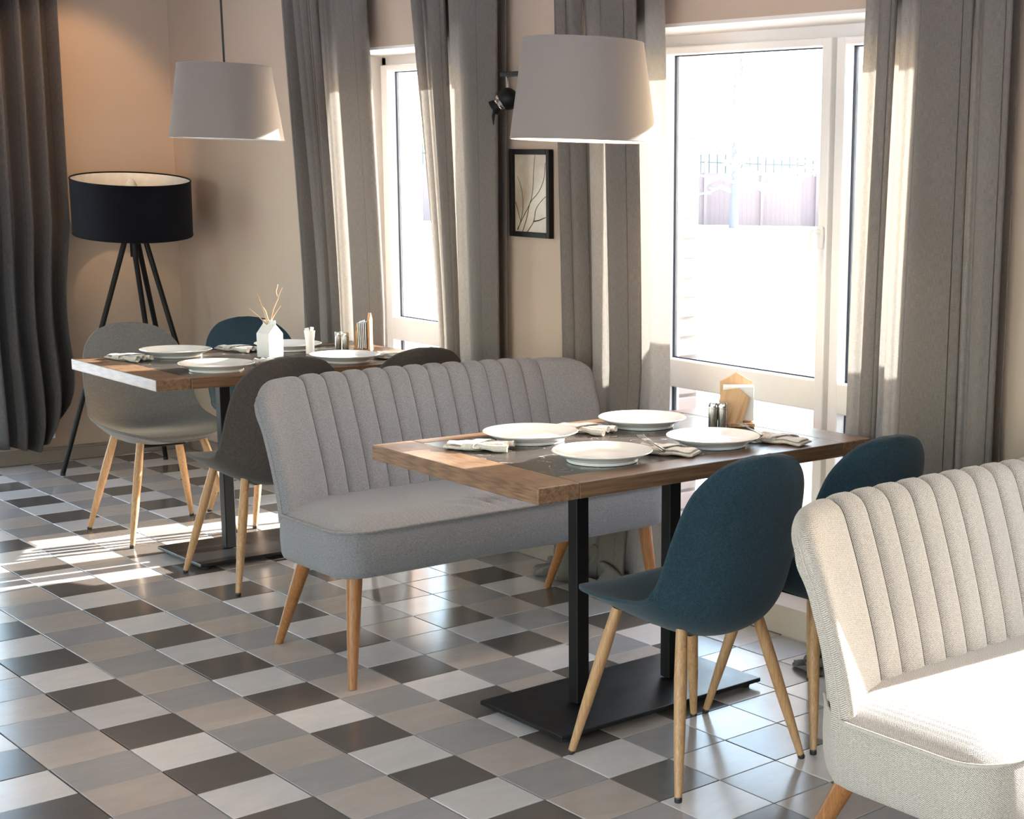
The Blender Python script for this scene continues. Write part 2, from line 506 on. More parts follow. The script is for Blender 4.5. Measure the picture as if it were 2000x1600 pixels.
W1 = (1.27, 2.50); W2 = (-1.215, .555); W3 = (-3.30, -1.60); W4 = None
SILL = .10
wins = [W1, W2, W3]
wall_with_openings('wall_right', 'x', WX, .22, SY - .2, BY + .2, [(a, b, SILL, HEAD) for a, b in wins], M['wall'])
wall_with_openings('wall_back', 'y', BY, .3, LX - .3, WX + .22, [(-1.15, 1.33, .12, HEAD)], M['wall'])
wall_with_openings('wall_left', 'x', LX, -.3, SY - .2, BY + .2, [(-.8, 1.2, .2, 2.2), (-3.4, -1.4, .2, 2.2), (-6.2, -4.2, .2, 2.2)], M['wall'])
wall_with_openings('wall_front', 'y', SY, -.3, LX - .3, WX + .22, [(-3.6, -2.0, .3, 2.2), (-1.0, .8, .3, 2.2)], M['wall'])
cm = MB(); cm.box(((LX + WX) / 2, (SY + BY) / 2, CZ + .16), (WX - LX + 1.0, BY - SY + 1.0, .3))
tag(cm.build('ceiling', M['ceiling']), kind='structure')

# white plaster lining of the window reveals, with a plinth step under each door window
def reveal_lining(b0, b1):
    m = MB(); t = .012
    m.box(((WX + FX) / 2 + .0, b0 + t / 2 - .0005, (SILL + HEAD) / 2), (FX - WX - .001, t, HEAD - SILL))
    m.box(((WX + FX) / 2, b1 - t / 2 + .0005, (SILL + HEAD) / 2), (FX - WX - .001, t, HEAD - SILL))
    m.box(((WX + FX) / 2, (b0 + b1) / 2, HEAD - t / 2 + .0005), (FX - WX - .001, b1 - b0, t))
    return m
trim_n = 0
for a, b in (W1, W2, W3):
    trim_n += 1
    tag(reveal_lining(a, b).build('trim_%d' % trim_n, M['reveal']), kind='structure')

# outer brick skin: jambs beside the two windows in view, each brick its own part; plain masonry elsewhere
wo = MB()
segs = [(SY - .2, W3[0]), (W3[1], W2[0]), (W2[1] - .065, W1[0]), (W1[1] - .055, BY + .3)]
JAMB = {2: W2[1] - .065, 3: W1[1] - .055}
for n, (a, b) in enumerate(segs):
    a2 = a + (.012 if n in JAMB else 0)
    wo.box(((FX + .05 + OX) / 2 + .01, (a2 + b) / 2, 1.5), (OX - FX - .06, b - a2, 3.2))
for a, b in wins: wo.box(((FX + .05 + OX) / 2 + .01, (a + b) / 2, 2.62), (OX - FX - .06, b - a, .96))
outer = wo.build('wall_outside', M['mortar']); tag(outer, kind='structure')
brick_me = None
for n, yj in JAMB.items():
    z = .02; k = 0
    while z < 2.1:
        if brick_me is None:
            bb = MB(); bb.box((0, .06, .0315), (OX - FX - .048, .12, .063), bev=.004); o = bb.build('brick', M['brick'], outer); brick_me = o.data
        else:
            o = bpy.data.objects.new('brick', brick_me); COL.objects.link(o); o.parent = outer
        o.location = ((OX + FX + .04) / 2 + random.uniform(-.003, .003), yj + random.uniform(-.002, .003), z)
        z += .075; k += 1

def make_window(idx, y0, y1, mull, handle_y=None, rails=(.745, .85)):
    """two-sash white window between y0 and y1; mull = (y low, y high) of the middle post"""
    w = empty('window_%d' % idx, (FX, 0, 0)); w['kind'] = 'structure'
    fw = .045; zt = HEAD - .012; zb = SILL
    fr = MB()
    fr.box((.02, (y0 + y1) / 2, zt - fw / 2 + .008), (.07, y1 - y0 + .03, fw + .016), bev=.004)
    fr.box((.02, (y0 + y1) / 2, zb + fw / 2), (.07, y1 - y0, fw), bev=.004)
    fr.box((.02, y0 + fw / 2, (zt + zb) / 2), (.07, fw, zt - zb - .004), bev=.004)
    fr.box((.02, y1 - fw / 2 + .007, (zt + zb) / 2), (.07, fw + .014, zt - zb - .004), bev=.004)
    fr.box((.02, sum(mull) / 2, (zt + zb) / 2), (.066, .03, zt - zb - .004), bev=.003)
    fr.build('window_frame', M['pvc'], w)
    mid = sum(mull) / 2
    for (a, b) in ((y0 + fw, mid - .012), (mid + .012, y1 - fw)):
        top, bot = zt - fw + .004, zb + fw - .004
        pa = a + .055 if a != mid + .012 else mull[1]
        pb = b - .055 if b != mid - .012 else mull[0]
        sash = MB()
        sash.box((-.012, (a + pa) / 2, (top + bot) / 2), (.066, pa - a, top - bot), bev=.005)
        sash.box((-.012, (b + pb) / 2, (top + bot) / 2), (.066, b - pb, top - bot), bev=.005)
        pt, pbm = 1.96, bot + .06
        sash.box((-.012, (pa + pb) / 2, (top + pt) / 2), (.062, pb - pa + .01, top - pt), bev=.005)
        sash.box((-.012, (pa + pb) / 2, (bot + pbm) / 2), (.062, pb - pa + .01, pbm - bot), bev=.005)
        sash.box((-.012, (pa + pb) / 2, sum(rails) / 2), (.062, pb - pa + .01, rails[1] - rails[0]), bev=.005)
        so = sash.build('sash', M['pvc'], w)
        for lo, hi in ((pbm, rails[0]), (rails[1], pt)):
            p = MB(); p.box((.006, (pa + pb) / 2, (lo + hi) / 2), (.004, pb - pa + .012, hi - lo + .012)); p.build('pane', M['glass'], so)
            g = MB(); t = .004
            for xx, mt in ((-.022, 'g'),):
                g.box((.000, pa + t / 2, (lo + hi) / 2), (.007, t, hi - lo)); g.box((.000, pb - t / 2, (lo + hi) / 2), (.007, t, hi - lo))
                g.box((.000, (pa + pb) / 2, lo + t / 2), (.007, pb - pa, t)); g.box((.000, (pa + pb) / 2, hi - t / 2), (.007, pb - pa, t))
            g.build('gasket', M['gasket'], so)
            s = MB(); t = .012
            s.box((.014, pa + t / 2, (lo + hi) / 2), (.012, t, hi - lo)); s.box((.014, pb - t / 2, (lo + hi) / 2), (.012, t, hi - lo))
            s.build('glazing_spacer', M['spacer'], so)
        if handle_y is not None and a < handle_y < b:
            h = MB()
            h.box((-.052, handle_y, 1.335), (.012, .028, .075), bev=.005)
            h.tube([(-.055, handle_y, 1.355), (-.085, handle_y, 1.355), (-.092, handle_y, 1.345), (-.093, handle_y, 1.25)], [.009, .009, .0095, .008], 10)
            h.build('handle', M['pvc'], so, 40)
    return w
make_window(1, W1[0], W1[1], (1.80, 1.91))
make_window(2, W2[0], W2[1], (-.443, -.335), handle_y=-.355)
make_window(3, W3[0], W3[1], (-2.63, -2.52))
# step (plinth) below the door windows and its cap
for a, b in (W1, W2, W3):
    trim_n += 1
    m = MB(); m.box((WX + .19, (a + b) / 2, SILL / 2 - .001), (.28, b - a - .002, SILL), bev=.004)
    m.box((WX + .175, (a + b) / 2, SILL - .012), (.28, b - a - .002, .02), bev=.004)
    tag(m.build('trim_%d' % trim_n, M['base']), kind='structure')

# back window behind the slate curtain
wb = empty('window_4', (0, BY + .14, 0)); wb['kind'] = 'structure'
m = MB()
for x in (-1.15 + .03, .09, 1.33 - .03): m.box((x, 0, 1.08), (.06, .06, 1.92), bev=.004)
for z in (.15, HEAD - .03): m.box((.09, 0, z), (2.48, .06, .06), bev=.004)
m.build('window_frame', M['pvc'], wb)
for x in (-.515, .695):
    p = MB(); p.box((x, 0, 1.08), (1.16, .004, 1.82)); p.build('pane', M['glass'], wb)

# skirting boards
def skirting(name, c, d):
    m = MB(); m.box(c, d, bev=.004); m.box((c[0], c[1], d[2] - .008), (d[0] * (1.35 if d[0] < d[1] else 1), d[1] * (1.35 if d[1] < d[0] else 1), .012), bev=.003)
    tag(m.build(name, M['base']), kind='structure')
skirting('baseboard_back', ((LX + WX) / 2 - .0, BY - .008, .0375), (WX - LX - .02, .016, .075))
sk = MB()
for a, b in ((W1[1], BY - .018), (W2[1], W1[0]), (W3[1], W2[0]), (SY + .02, W3[0])):
    sk.box((WX - .008, (a + b) / 2, .0375), (.016, b - a, .075), bev=.004)
    sk.box((WX - .009, (a + b) / 2, .067), (.02, b - a, .012), bev=.003)
tag(sk.build('baseboard_right', M['base']), kind='structure')

# daylight portals in the openings (they only guide sampling of the sky)
for a, b in (W1, W2, W3): portal((OX + .02, (a + b) / 2, 1.07), (0, PI / 2, 0), HEAD - SILL, b - a)
for a, b in ((-.8, 1.2), (-3.4, -1.4), (-6.2, -4.2)): portal((LX - .31, (a + b) / 2, 1.2), (0, -PI / 2, 0), 2.0, b - a)
portal((.09, BY + .31, 1.08), (-PI / 2, 0, 0), 2.48, 1.92)

# ------------------------------------------------------------------ outdoors
gm = MB(); R0 = 190
gm.box((0, 0, -.21), (2 * R0, 2 * R0, .1))
def bank_z(x, y):
    top = 1.37 - .17 * sst(.08, .30, y) - .1 * sst(.3, .6, y) + .012 * math.sin(y * 9) + .008 * math.sin(y * 23 + x * 5)
    top -= .30 * sst(-1.30, -1.55, y)
    e = sst(2.62, 3.15, x) * sst(4.9, 3.7, x) * sst(-3.75, -3.45, y) * sst(1.05, .62, y)
    return -.17 + (top + .17) * e
gm.grid([[(2.6 + 2.4 * i / 36, -3.8 + 5.0 * j / 90, bank_z(2.6 + 2.4 * i / 36, -3.8 + 5.0 * j / 90)) for j in range(91)] for i in range(37)])      # snow bank added outside the windows, its crest shaped to block low sun
snow = gm.build('snow_ground', M['snow']); tag(snow, kind='structure')

fa, fb = Vector((33.0, 41.5, 0)), Vector((46.0, 36.4, 0))     # line of the fence across the field
fd = (fb - fa).normalized(); fang = math.atan2(fd.y, fd.x); flen = (fb - fa).length
NP = 14; seg = flen / 6
fence = thing('garden_fence', 'brown board fence with iron pickets on top across the snowy field', 'fence', fa - fd * seg * 4 + Vector((0, 0, -.16)), fang)
panel = rail = picket = post = None
def shared(name, mb, mat, parent, loc, cache):
    if cache[0] is None:
        o = mb().build(name, mat, parent); cache[0] = o.data
    else:
        o = bpy.data.objects.new(name, cache[0]); COL.objects.link(o); o.parent = parent
    o.location = loc; return o
c1, c2, c3, c4 = [None], [None], [None], [None]
def mk_panel():
    m = MB()
    for k in range(12): m.box((seg / 2 + (k - 5.5) * seg / 12.4, 0, .98), (seg / 12.6, .03, 1.95))
    return m
def mk_pick(): m = MB(); m.box((0, 0, .36), (.05, .03, .72)); return m
def mk_rail(): m = MB(); m.box((seg / 2, 0, 0), (seg, .04, .05)); return m
def mk_post(): m = MB(); m.box((0, 0, 1.35), (.12, .12, 2.7)); return m
for k in range(NP):
    shared('fence_panel', mk_panel, M['fence'], fence, (k * seg, 0, 0), c1)
    shared('rail', mk_rail, M['fence_rail'], fence, (k * seg, 0, 2.35), c3)
    for q in range(7): shared('picket', mk_pick, M['fence_rail'], fence, (k * seg + (q + .5) * seg / 7, 0, 1.95), c2)
for k in range(NP + 1): shared('fence_post', mk_post, M['fence'], fence, (k * seg, -.05, 0), c4)

def snowy_tree(loc, h, seed, label):
    rnd = random.Random(seed)
    t = thing('snowy_tree', label, 'tree', loc, 0, 'snowy trees by the fence')
    tr = MB(); tr.tube([(0, 0, 0), (.05, 0, h * .4), (-.03, .05, h * .75), (0, 0, h)], [.18, .13, .08, .03], 7); tr.build('trunk', M['bark'], t, 60)
    br = MB(); sn = MB()
    for k in range(34):
        z = h * (.22 + .75 * k / 34); a = rnd.uniform(0, 2 * PI); L = h * .26 * (1.15 - k / 34) * rnd.uniform(.7, 1.2)
        p0 = Vector((0, 0, z)); p1 = p0 + Vector((math.cos(a) * L * .5, math.sin(a) * L * .5, L * .12)); p2 = p0 + Vector((math.cos(a) * L, math.sin(a) * L, -L * .05))
        br.tube([p0, p1, p2], [.05, .035, .012], 5); sn.tube([p0 + Vector((0, 0, .05)), p1 + Vector((0, 0, .06)), p2 + Vector((0, 0, .05))], [.08, .09, .03], 5)
        for q in range(2):
            b = a + rnd.uniform(-.9, .9); p3 = p1.lerp(p2, .3 + .4 * q); p4 = p3 + Vector((math.cos(b) * L * .4, math.sin(b) * L * .4, rnd.uniform(-.1, .15)))
            br.tube([p3, p4], [.02, .008], 4); sn.tube([p3 + Vector((0, 0, .03)), p4 + Vector((0, 0, .03))], [.06, .025], 4)
    br.build('branches', M['bark'], t)['kind'] = 'stuff'; sn.build('snow_cover', M['snow'], t, 60)['kind'] = 'stuff'
def on_fence(u, off): return fa + fd * (u * flen) + Vector((fd.y, -fd.x, 0)) * off + Vector((0, 0, -.16))
snowy_tree(on_fence(.33, 3.2), 5.5, 3, 'slender snow-laden tree in front of the fence gap, left of the others')
snowy_tree(on_fence(.44, -6), 13, 4, 'tall frosty tree standing beyond the middle of the fence')
snowy_tree(on_fence(.60, 3.6), 7.0, 5, 'snow-covered tree in front of the fence, nearest the sash post')
snowy_tree(on_fence(.66, -8), 15, 6, 'tallest frosty tree far beyond the fence, right of the other trees')

# ------------------------------------------------------------------ curtains
def curtain(name, label, top, bot, z0, z1, mat, axis='x', hem=None, waves=0.0, seed=1, group=None, mids=()):
    """top / bot: control points (along the wall, distance coordinate) of the folded cloth line; mids: (height fraction from top, control points)"""
    nc, nr = max(130, 9 * len(top)), 44
    lv = [(0.0, top)] + list(mids) + [(1.0, bot)]
    cl = [(h, catmull(c, nc)) for h, c in lv]
    rnd = random.Random(seed); ph = [rnd.uniform(0, 6.28) for _ in range(4)]
    s = [0.0]
    base = cl[0][1]
    for k in range(1, nc): s.append(s[-1] + math.hypot(base[k][0] - base[k - 1][0], base[k][1] - base[k - 1][1]))
    P = []; U = []
    for i in range(nr):
        h = i / (nr - 1)
        for q in range(len(cl) - 1):
            if cl[q][0] <= h <= cl[q + 1][0] + 1e-9:
                f = (h - cl[q][0]) / (cl[q + 1][0] - cl[q][0]); f = f * f * (3 - 2 * f) * .5 + f * .5
                A, B = cl[q][1], cl[q + 1][1]; break
        row = []; ur = []
        z = z1 + (z0 - z1) * h
        for k in range(nc):
            a = A[k][0] * (1 - f) + B[k][0] * f; d = A[k][1] * (1 - f) + B[k][1] * f
            d += waves * math.sin(s[k] * 23 + ph[0] + h * 3) * (.3 + .7 * h) + waves * .6 * math.sin(s[k] * 51 + ph[1] - h * 5)
            zz = z
            if hem: a, d, zz = hem(a, d, z, h, k / (nc - 1))
            row.append((d, a, zz) if axis == 'x' else (a, d, zz)); ur.append((s[k], z1 - z))
        P.append(row); U.append(ur)
    t = thing(name, label, 'curtain', (0, 0, 0), 0, group)
    m = MB(); m.grid(P, U); o = m.build('cloth', mat, t, 180)
    md = o.modifiers.new('thickness', 'SOLIDIFY'); md.thickness = .0016
    # hooks and the gathered heading tape out of the frame
    return t
def folds(y0, y1, n, xa, xb, seed, jitter=.3):
    r = random.Random(seed); out = []
    for k in range(n + 1):
        f = k / n
        y = y0 + (y1 - y0) * (f + (r.uniform(-jitter, jitter) / n if 0 < k < n else 0))
        out.append((y, (xa if k % 2 else xb) + r.uniform(-.012, .012)))
    return out
TOPZ = CZ + .005
def pleats(segs, xf, xb):
    """segs: (y start, y end, kind) along the rail; L one layer, D an S-pleat of three layers, E end turned back (two layers)"""
    out = []; xm = (xf + xb) / 2
    for y0, y1, kd in segs:
        w = y1 - y0
        if kd == 'L': out += [(y0 + .12 * w, xm + .25 * (xb - xm)), (y0 + .4 * w, xf + .3 * (xm - xf)), (y0 + .7 * w, xf + .2 * (xm - xf)), (y0 + .93 * w, xf + .5 * (xm - xf))]
        elif kd == 'D': out += [(y0 + .2 * w, xf + .1 * (xm - xf)), (y0 + .55 * w, xf - .004), (y0 + .93 * w, xf + .25 * (xm - xf)), (y0 + .99 * w, xf + .5 * (xm - xf)), (y0 + .9 * w, xm - .2 * (xm - xf)), (y0 + .5 * w, xm), (y0 + .12 * w, xm + .2 * (xb - xm)), (y0 + .04 * w, xm + .5 * (xb - xm)), (y0 + .15 * w, xb - .1 * (xb - xm)), (y0 + .6 * w, xb), (y0 + .95 * w, xb - .25 * (xb - xm))]
        elif kd == 'E': out += [(y0 + .1 * w, xm), (y0 + .4 * w, xf), (y0 + .8 * w, xf + .2 * (xm - xf)), (y0 + 1.0 * w, xm - .3 * (xm - xf)), (y0 + .98 * w, xm + .3 * (xb - xm)), (y0 + .7 * w, xb - .2 * (xb - xm)), (y0 + .3 * w, xb)]
        elif kd == 'S': out += [(y0 + .8 * w, xb), (y0 + .3 * w, xb - .2 * (xb - xm)), (y0 + .0 * w, xm), (y0 + .3 * w, xf + .2 * (xm - xf)), (y0 + .8 * w, xf)]
    return out
def seg_row(ys, kinds): return [(ys[k], ys[k + 1], kinds[k]) for k in range(len(kinds))]
def pleated(label, kinds, top, mid, bot, xf=1.912, xb=1.988, z0=.012, seed=2, midh=.70):
    cp = [pleats(seg_row(v, kinds), xf, xb) for v in (top, mid, bot)]
    return curtain('curtain', label, cp[0], cp[2], z0, TOPZ, M['curtain'], waves=.0036, seed=seed, group='grey window curtains', mids=[(midh, cp[1])])
pleated('grey curtain left of the far window, behind the far table', 'SLDLDLE',
        [2.86, 2.785, 2.70, 2.63, 2.59, 2.55, 2.47, 2.16], [2.72, 2.635, 2.475, 2.455, 2.435, 2.375, 2.345, 2.055], [2.72, 2.63, 2.47, 2.45, 2.43, 2.37, 2.34, 2.06], seed=2, z0=.72, midh=.90)
pleated('grey curtain right of the far window, beside the wall picture', 'SLDLD',
        [1.80, 1.69, 1.655, 1.52, 1.40, 1.125], [1.575, 1.525, 1.495, 1.44, 1.335, 1.14], [1.56, 1.515, 1.485, 1.43, 1.33, 1.145], seed=3)
cur3 = pleated('grey curtain left of the near window, hanging behind the channelled bench', 'DSLDL',
        [.775, .715, .645, .50, .315, .155], [.715, .645, .585, .435, .265, .088], [.78, .715, .66, .52, .36, .12], seed=4)
cur4 = pleated('grey curtain right of the near window, beside the pale wall', 'LDLDLD',
        [-.775, -.845, -.905, -.985, -1.185, -1.22, -1.315], [-.715, -.80, -.865, -.945, -1.175, -1.215, -1.31], [-.665, -.76, -.83, -.92, -1.17, -1.21, -1.315], seed=5)
pleated('unseen grey curtain left of the side window, beyond the right edge of the view', 'LDLDE',
        [-1.50, -1.62, -1.76, -1.84, -1.98, -2.08], [-1.50, -1.62, -1.76, -1.84, -1.98, -2.08], [-1.48, -1.62, -1.76, -1.84, -1.98, -2.08], seed=8)  # out of view, added to keep sun off the near bench's back
# slate curtain on the back wall, lower edge swept up to the left
def swept(a, d, z, h, u):
    lo = .10 + .015 * math.sin(u * 9)
    zz = lo + (z - .10) * (TOPZ - lo) / (TOPZ - .10)
    if z < 1.2:
        f = (1.2 - z) / 1.1
        a -= .05 * math.sin(PI * min(1, f * 1.1)) * u - .03 * f * u + .17 * max(0, (f - .55) / .45) ** 3 * u ** 2
        zz += .10 * f ** 2 * max(0, (u - .5) / .5) ** 3
        d -= .025 * f * math.sin(PI * u)
    return a, d, zz
lct = folds(.99, 1.415, 9, 4.075, 4.19, 11, .25); lcb = folds(1.0, 1.405, 9, 4.065, 4.19, 12, .3)
curtain('curtain', 'dark slate curtain on the back wall left of the black floor lamp', lct, lcb, .10, TOPZ, M['curtain_dark'], axis='y', hem=swept, waves=.004, seed=6)

# cloth ends lying crumpled on the floor below two curtains
def crumple(t, c, sx, sy, h, seed):
    rnd = random.Random(seed); ph = [rnd.uniform(0, 6.28) for _ in range(8)]
    P = []; n = 40
    for i in range(n):
        row = []
        for j in range(n):
            u = i / (n - 1) * 2 - 1; v = j / (n - 1) * 2 - 1
            e = max(0, 1 - (u * u) ** 1.5) * max(0, 1 - (v * v) ** 1.5)
            z = h * e ** .5 * (.55 + .45 * math.sin(u * 5 + ph[0] + 2.2 * math.sin(v * 3 + ph[1]))) + h * .3 * e * math.sin(v * 9 + ph[2] + u * 4)
            x = u * sx * (1 + .12 * math.sin(v * 6 + ph[3])) + .02 * math.sin(v * 13 + ph[4]); y = v * sy * (1 + .15 * math.sin(u * 5 + ph[5])) + .02 * math.sin(u * 15 + ph[6])
            row.append((x, y, max(.004, z)))
        P.append(row)
    m = MB(); m.grid(P, [[(p[0] * 1.2, p[1] * 1.2) for p in r] for r in P])
    o = m.build('puddled_hem', M['curtain'], t, 180); o.location = c; o.modifiers.new('thickness', 'SOLIDIFY').thickness = .003
    return t
crumple(cur3, (1.925, .58, .003), .075, .23, .125, 21)
crumple(cur4, (1.86, -.80, .003), .06, .12, .07, 22)

# ------------------------------------------------------------------ tables
def make_table(label, loc, group):
    t = thing('dining_table', label, 'table', loc, 0, group)
    L, D, H, th = 1.20, .775, .77, .042
    il, ir, ify, iby = -.475, .475, -.29, .33     # inlay limits
    bx = lambda x0, x1, y0, y1, z0, z1: (((x0 + x1) / 2, (y0 + y1) / 2, (z0 + z1) / 2), (x1 - x0, y1 - y0, z1 - z0))
    for (x0, x1, y0, y1, mt) in ((il - .0005, ir + .0005, -D / 2, ify - .001, 'walnut'), (il - .0005, ir + .0005, iby + .001, D / 2, 'walnut'), (-L / 2, il - .001, -D / 2, D / 2, 'walnut_y'), (ir + .001, L / 2, -D / 2, D / 2, 'walnut_y')):
        m = MB(); m.box(*bx(x0, x1, y0, y1, H - th, H), bev=.003); m.build('top_board', M[mt], t)
    m = MB(); m.box(*bx(il, ir, ify, iby, H - th + .004, H - .0008)); m.build('marble_inlay', M['marble'], t)
    for x in (-.185, .155):
        m = MB(); m.box((x, .005, (H - th + .03) / 2), (.042, .042, H - th - .03 - .004), bev=.003); m.build('post', M['blackmetal'], t)
        m = MB(); m.box((x, .005, H - th - .006), (.16, .30, .010), bev=.002); m.build('top_bracket', M['blackmetal'], t)
    m = MB(); m.box((-.015, .01, .0225), (.74, .39, .013), bev=.003); m.build('base_plate', M['plate_metal'], t)
    for sx in (-1, 1):
        for sy in (-1, 1):
            m = MB(); m.lathe([(0, 0), (.014, 0), (.016, .004), (.016, .016), (0, .016)], (-.015 + sx * .335, .01 + sy * .16, 0), 14); m.build('foot', M['rubber'], t, 40)
    return t
make_table('brown wooden table with dark marble inlay in front of the channelled bench', (1.226, -.558, 0), 'dining tables')
make_table('brown wooden table with dark marble inlay by the far window', (1.302, 1.812, 0), 'dining tables')

# ------------------------------------------------------------------ chairs
def chair_shell():
    """upholstered bucket: closed rings (upper face, then padded under face) from the front edge of the seat to the top of the back"""
    prof = [(.272, .437), (.258, .446), (.20, .453), (.10, .447), (.0, .438), (-.09, .432), (-.155, .444), (-.196, .486), (-.219, .56), (-.237, .66), (-.252, .76), (-.262, .822), (-.2655, .846), (-.267, .857)]
    half = [.075, .145, .200, .222, .230, .232, .230, .226, .223, .215, .191, .138, .085, .022]
    lift = [.0, .003, .010, .022, .040, .060, .078, .080, .068, .052, .034, .016, .008, .002]
    pad = [.010, .022, .034, .048, .055, .056, .052, .046, .040, .034, .030, .024, .018, .008]
    nt, nu = 58, 19
    pc = catmull(prof, nt); hc = catmull([(x,) for x in half], nt); lc = catmull([(x,) for x in lift], nt); tc = catmull([(x,) for x in pad], nt)
    R = []; E = []
    for i in range(nt):
        a = Vector((0,) + pc[max(i - 1, 0)]); b = Vector((0,) + pc[min(i + 1, nt - 1)])
        tg = (b - a).normalized(); nrm = Vector((0, tg.z, -tg.y))            # towards the sitter
        top = []; bot = []
        for j in range(nu):
            u = j / (nu - 1) * 2 - 1; u2 = math.sin(u * PI / 2)
            k = abs(u2) ** 2.3
            p = Vector((0, pc[i][0], pc[i][1])) + Vector((hc[i][0] * u2, 0, 0)) + nrm * lc[i][0] * k
            th = .012 + tc[i][0] * (1 - abs(u2) ** 2.6)
            q = p - nrm * th
            if 0 < j < nu - 1: q.x *= .985
            top.append(tuple(p)); bot.append(tuple(q))
        R.append(top + bot[::-1]); E.append((top[0], top[-1]))
    return R, E
SHELL, SHELL_EDGE = chair_shell()
def make_chair(label, loc, rz, fab, group):
    t = thing('dining_chair', label, 'chair', loc, rz, group)
    n = len(SHELL[0]); vs = [p for r in SHELL for p in r]; fs = []
    for i in range(len(SHELL) - 1):
        for j in range(n):
            a = i * n + j; b = i * n + (j + 1) % n
            fs.append((a, a + n, b + n, b))
    h = n // 2
    for base, fl in ((0, False), ((len(SHELL) - 1) * n, True)):
        for j in range(h - 1):
            q = (base + j, base + j + 1, base + n - 2 - j, base + n - 1 - j)
            fs.append(q[::-1] if fl else q)
    m = MB(); m.add(vs, fs); o = m.build('seat_shell', fab, t, 180)
    sb = o.modifiers.new('round', 'SUBSURF'); sb.levels = 2; sb.render_levels = 2
    f = MB()
    f.box((0, -.02, .379), (.17, .17, .016), bev=.004)
    f.build('under_frame', M['blackmetal'], t)
    for sx in (-1, 1):
        for sy in (-1, 1):
            a = Vector((sx * .128, .005 + sy * .128, .405)); b = Vector((sx * .215, .0 + sy * .217, .008))
            l = MB(); l.tube([a, a.lerp(b, .3), a.lerp(b, .65), b], [.0145, .0165, .0145, .0095], 16); lo = l.build('leg', M['oak'], t, 40)
            d = (b - a).normalized()
            c = MB(); c.tube([b - d * .004, b + d * .004, Vector((b.x, b.y, .0))], [.0098, .0098, .009], 12); c.build('foot_cap', M['rubber'], lo, 40)
    return t
ch = {}
ch['t1'] = make_chair('teal fabric chair in front of the near table, tucked in, fully in view', (1.045, -1.018, 0), 0, M['teal'], 'dining chairs')
def chair_copy(label, loc, rz, fab):
    return dup(ch['t1'], (loc[0], loc[1], 0), rz, label, 'dining chairs', {'seat_shell': M[fab]})
chair_copy('teal fabric chair half hidden behind the pale near bench', (1.52, -1.02), .0, 'teal')
chair_copy('mid-grey fabric chair at the far side of the far table, by the floor lamp', (1.09, 2.375), PI, 'greyfab')
chair_copy('teal fabric chair at the far side of the far table, behind the vase', (1.61, 2.395), PI, 'teal')
chair_copy('dark grey fabric chair just behind the left end of the channelled bench', (1.085, 1.437), 0, 'darkfab')
chair_copy('dark grey fabric chair whose back alone shows over the middle of the channelled bench', (1.62, 1.44), 0, 'darkfab')

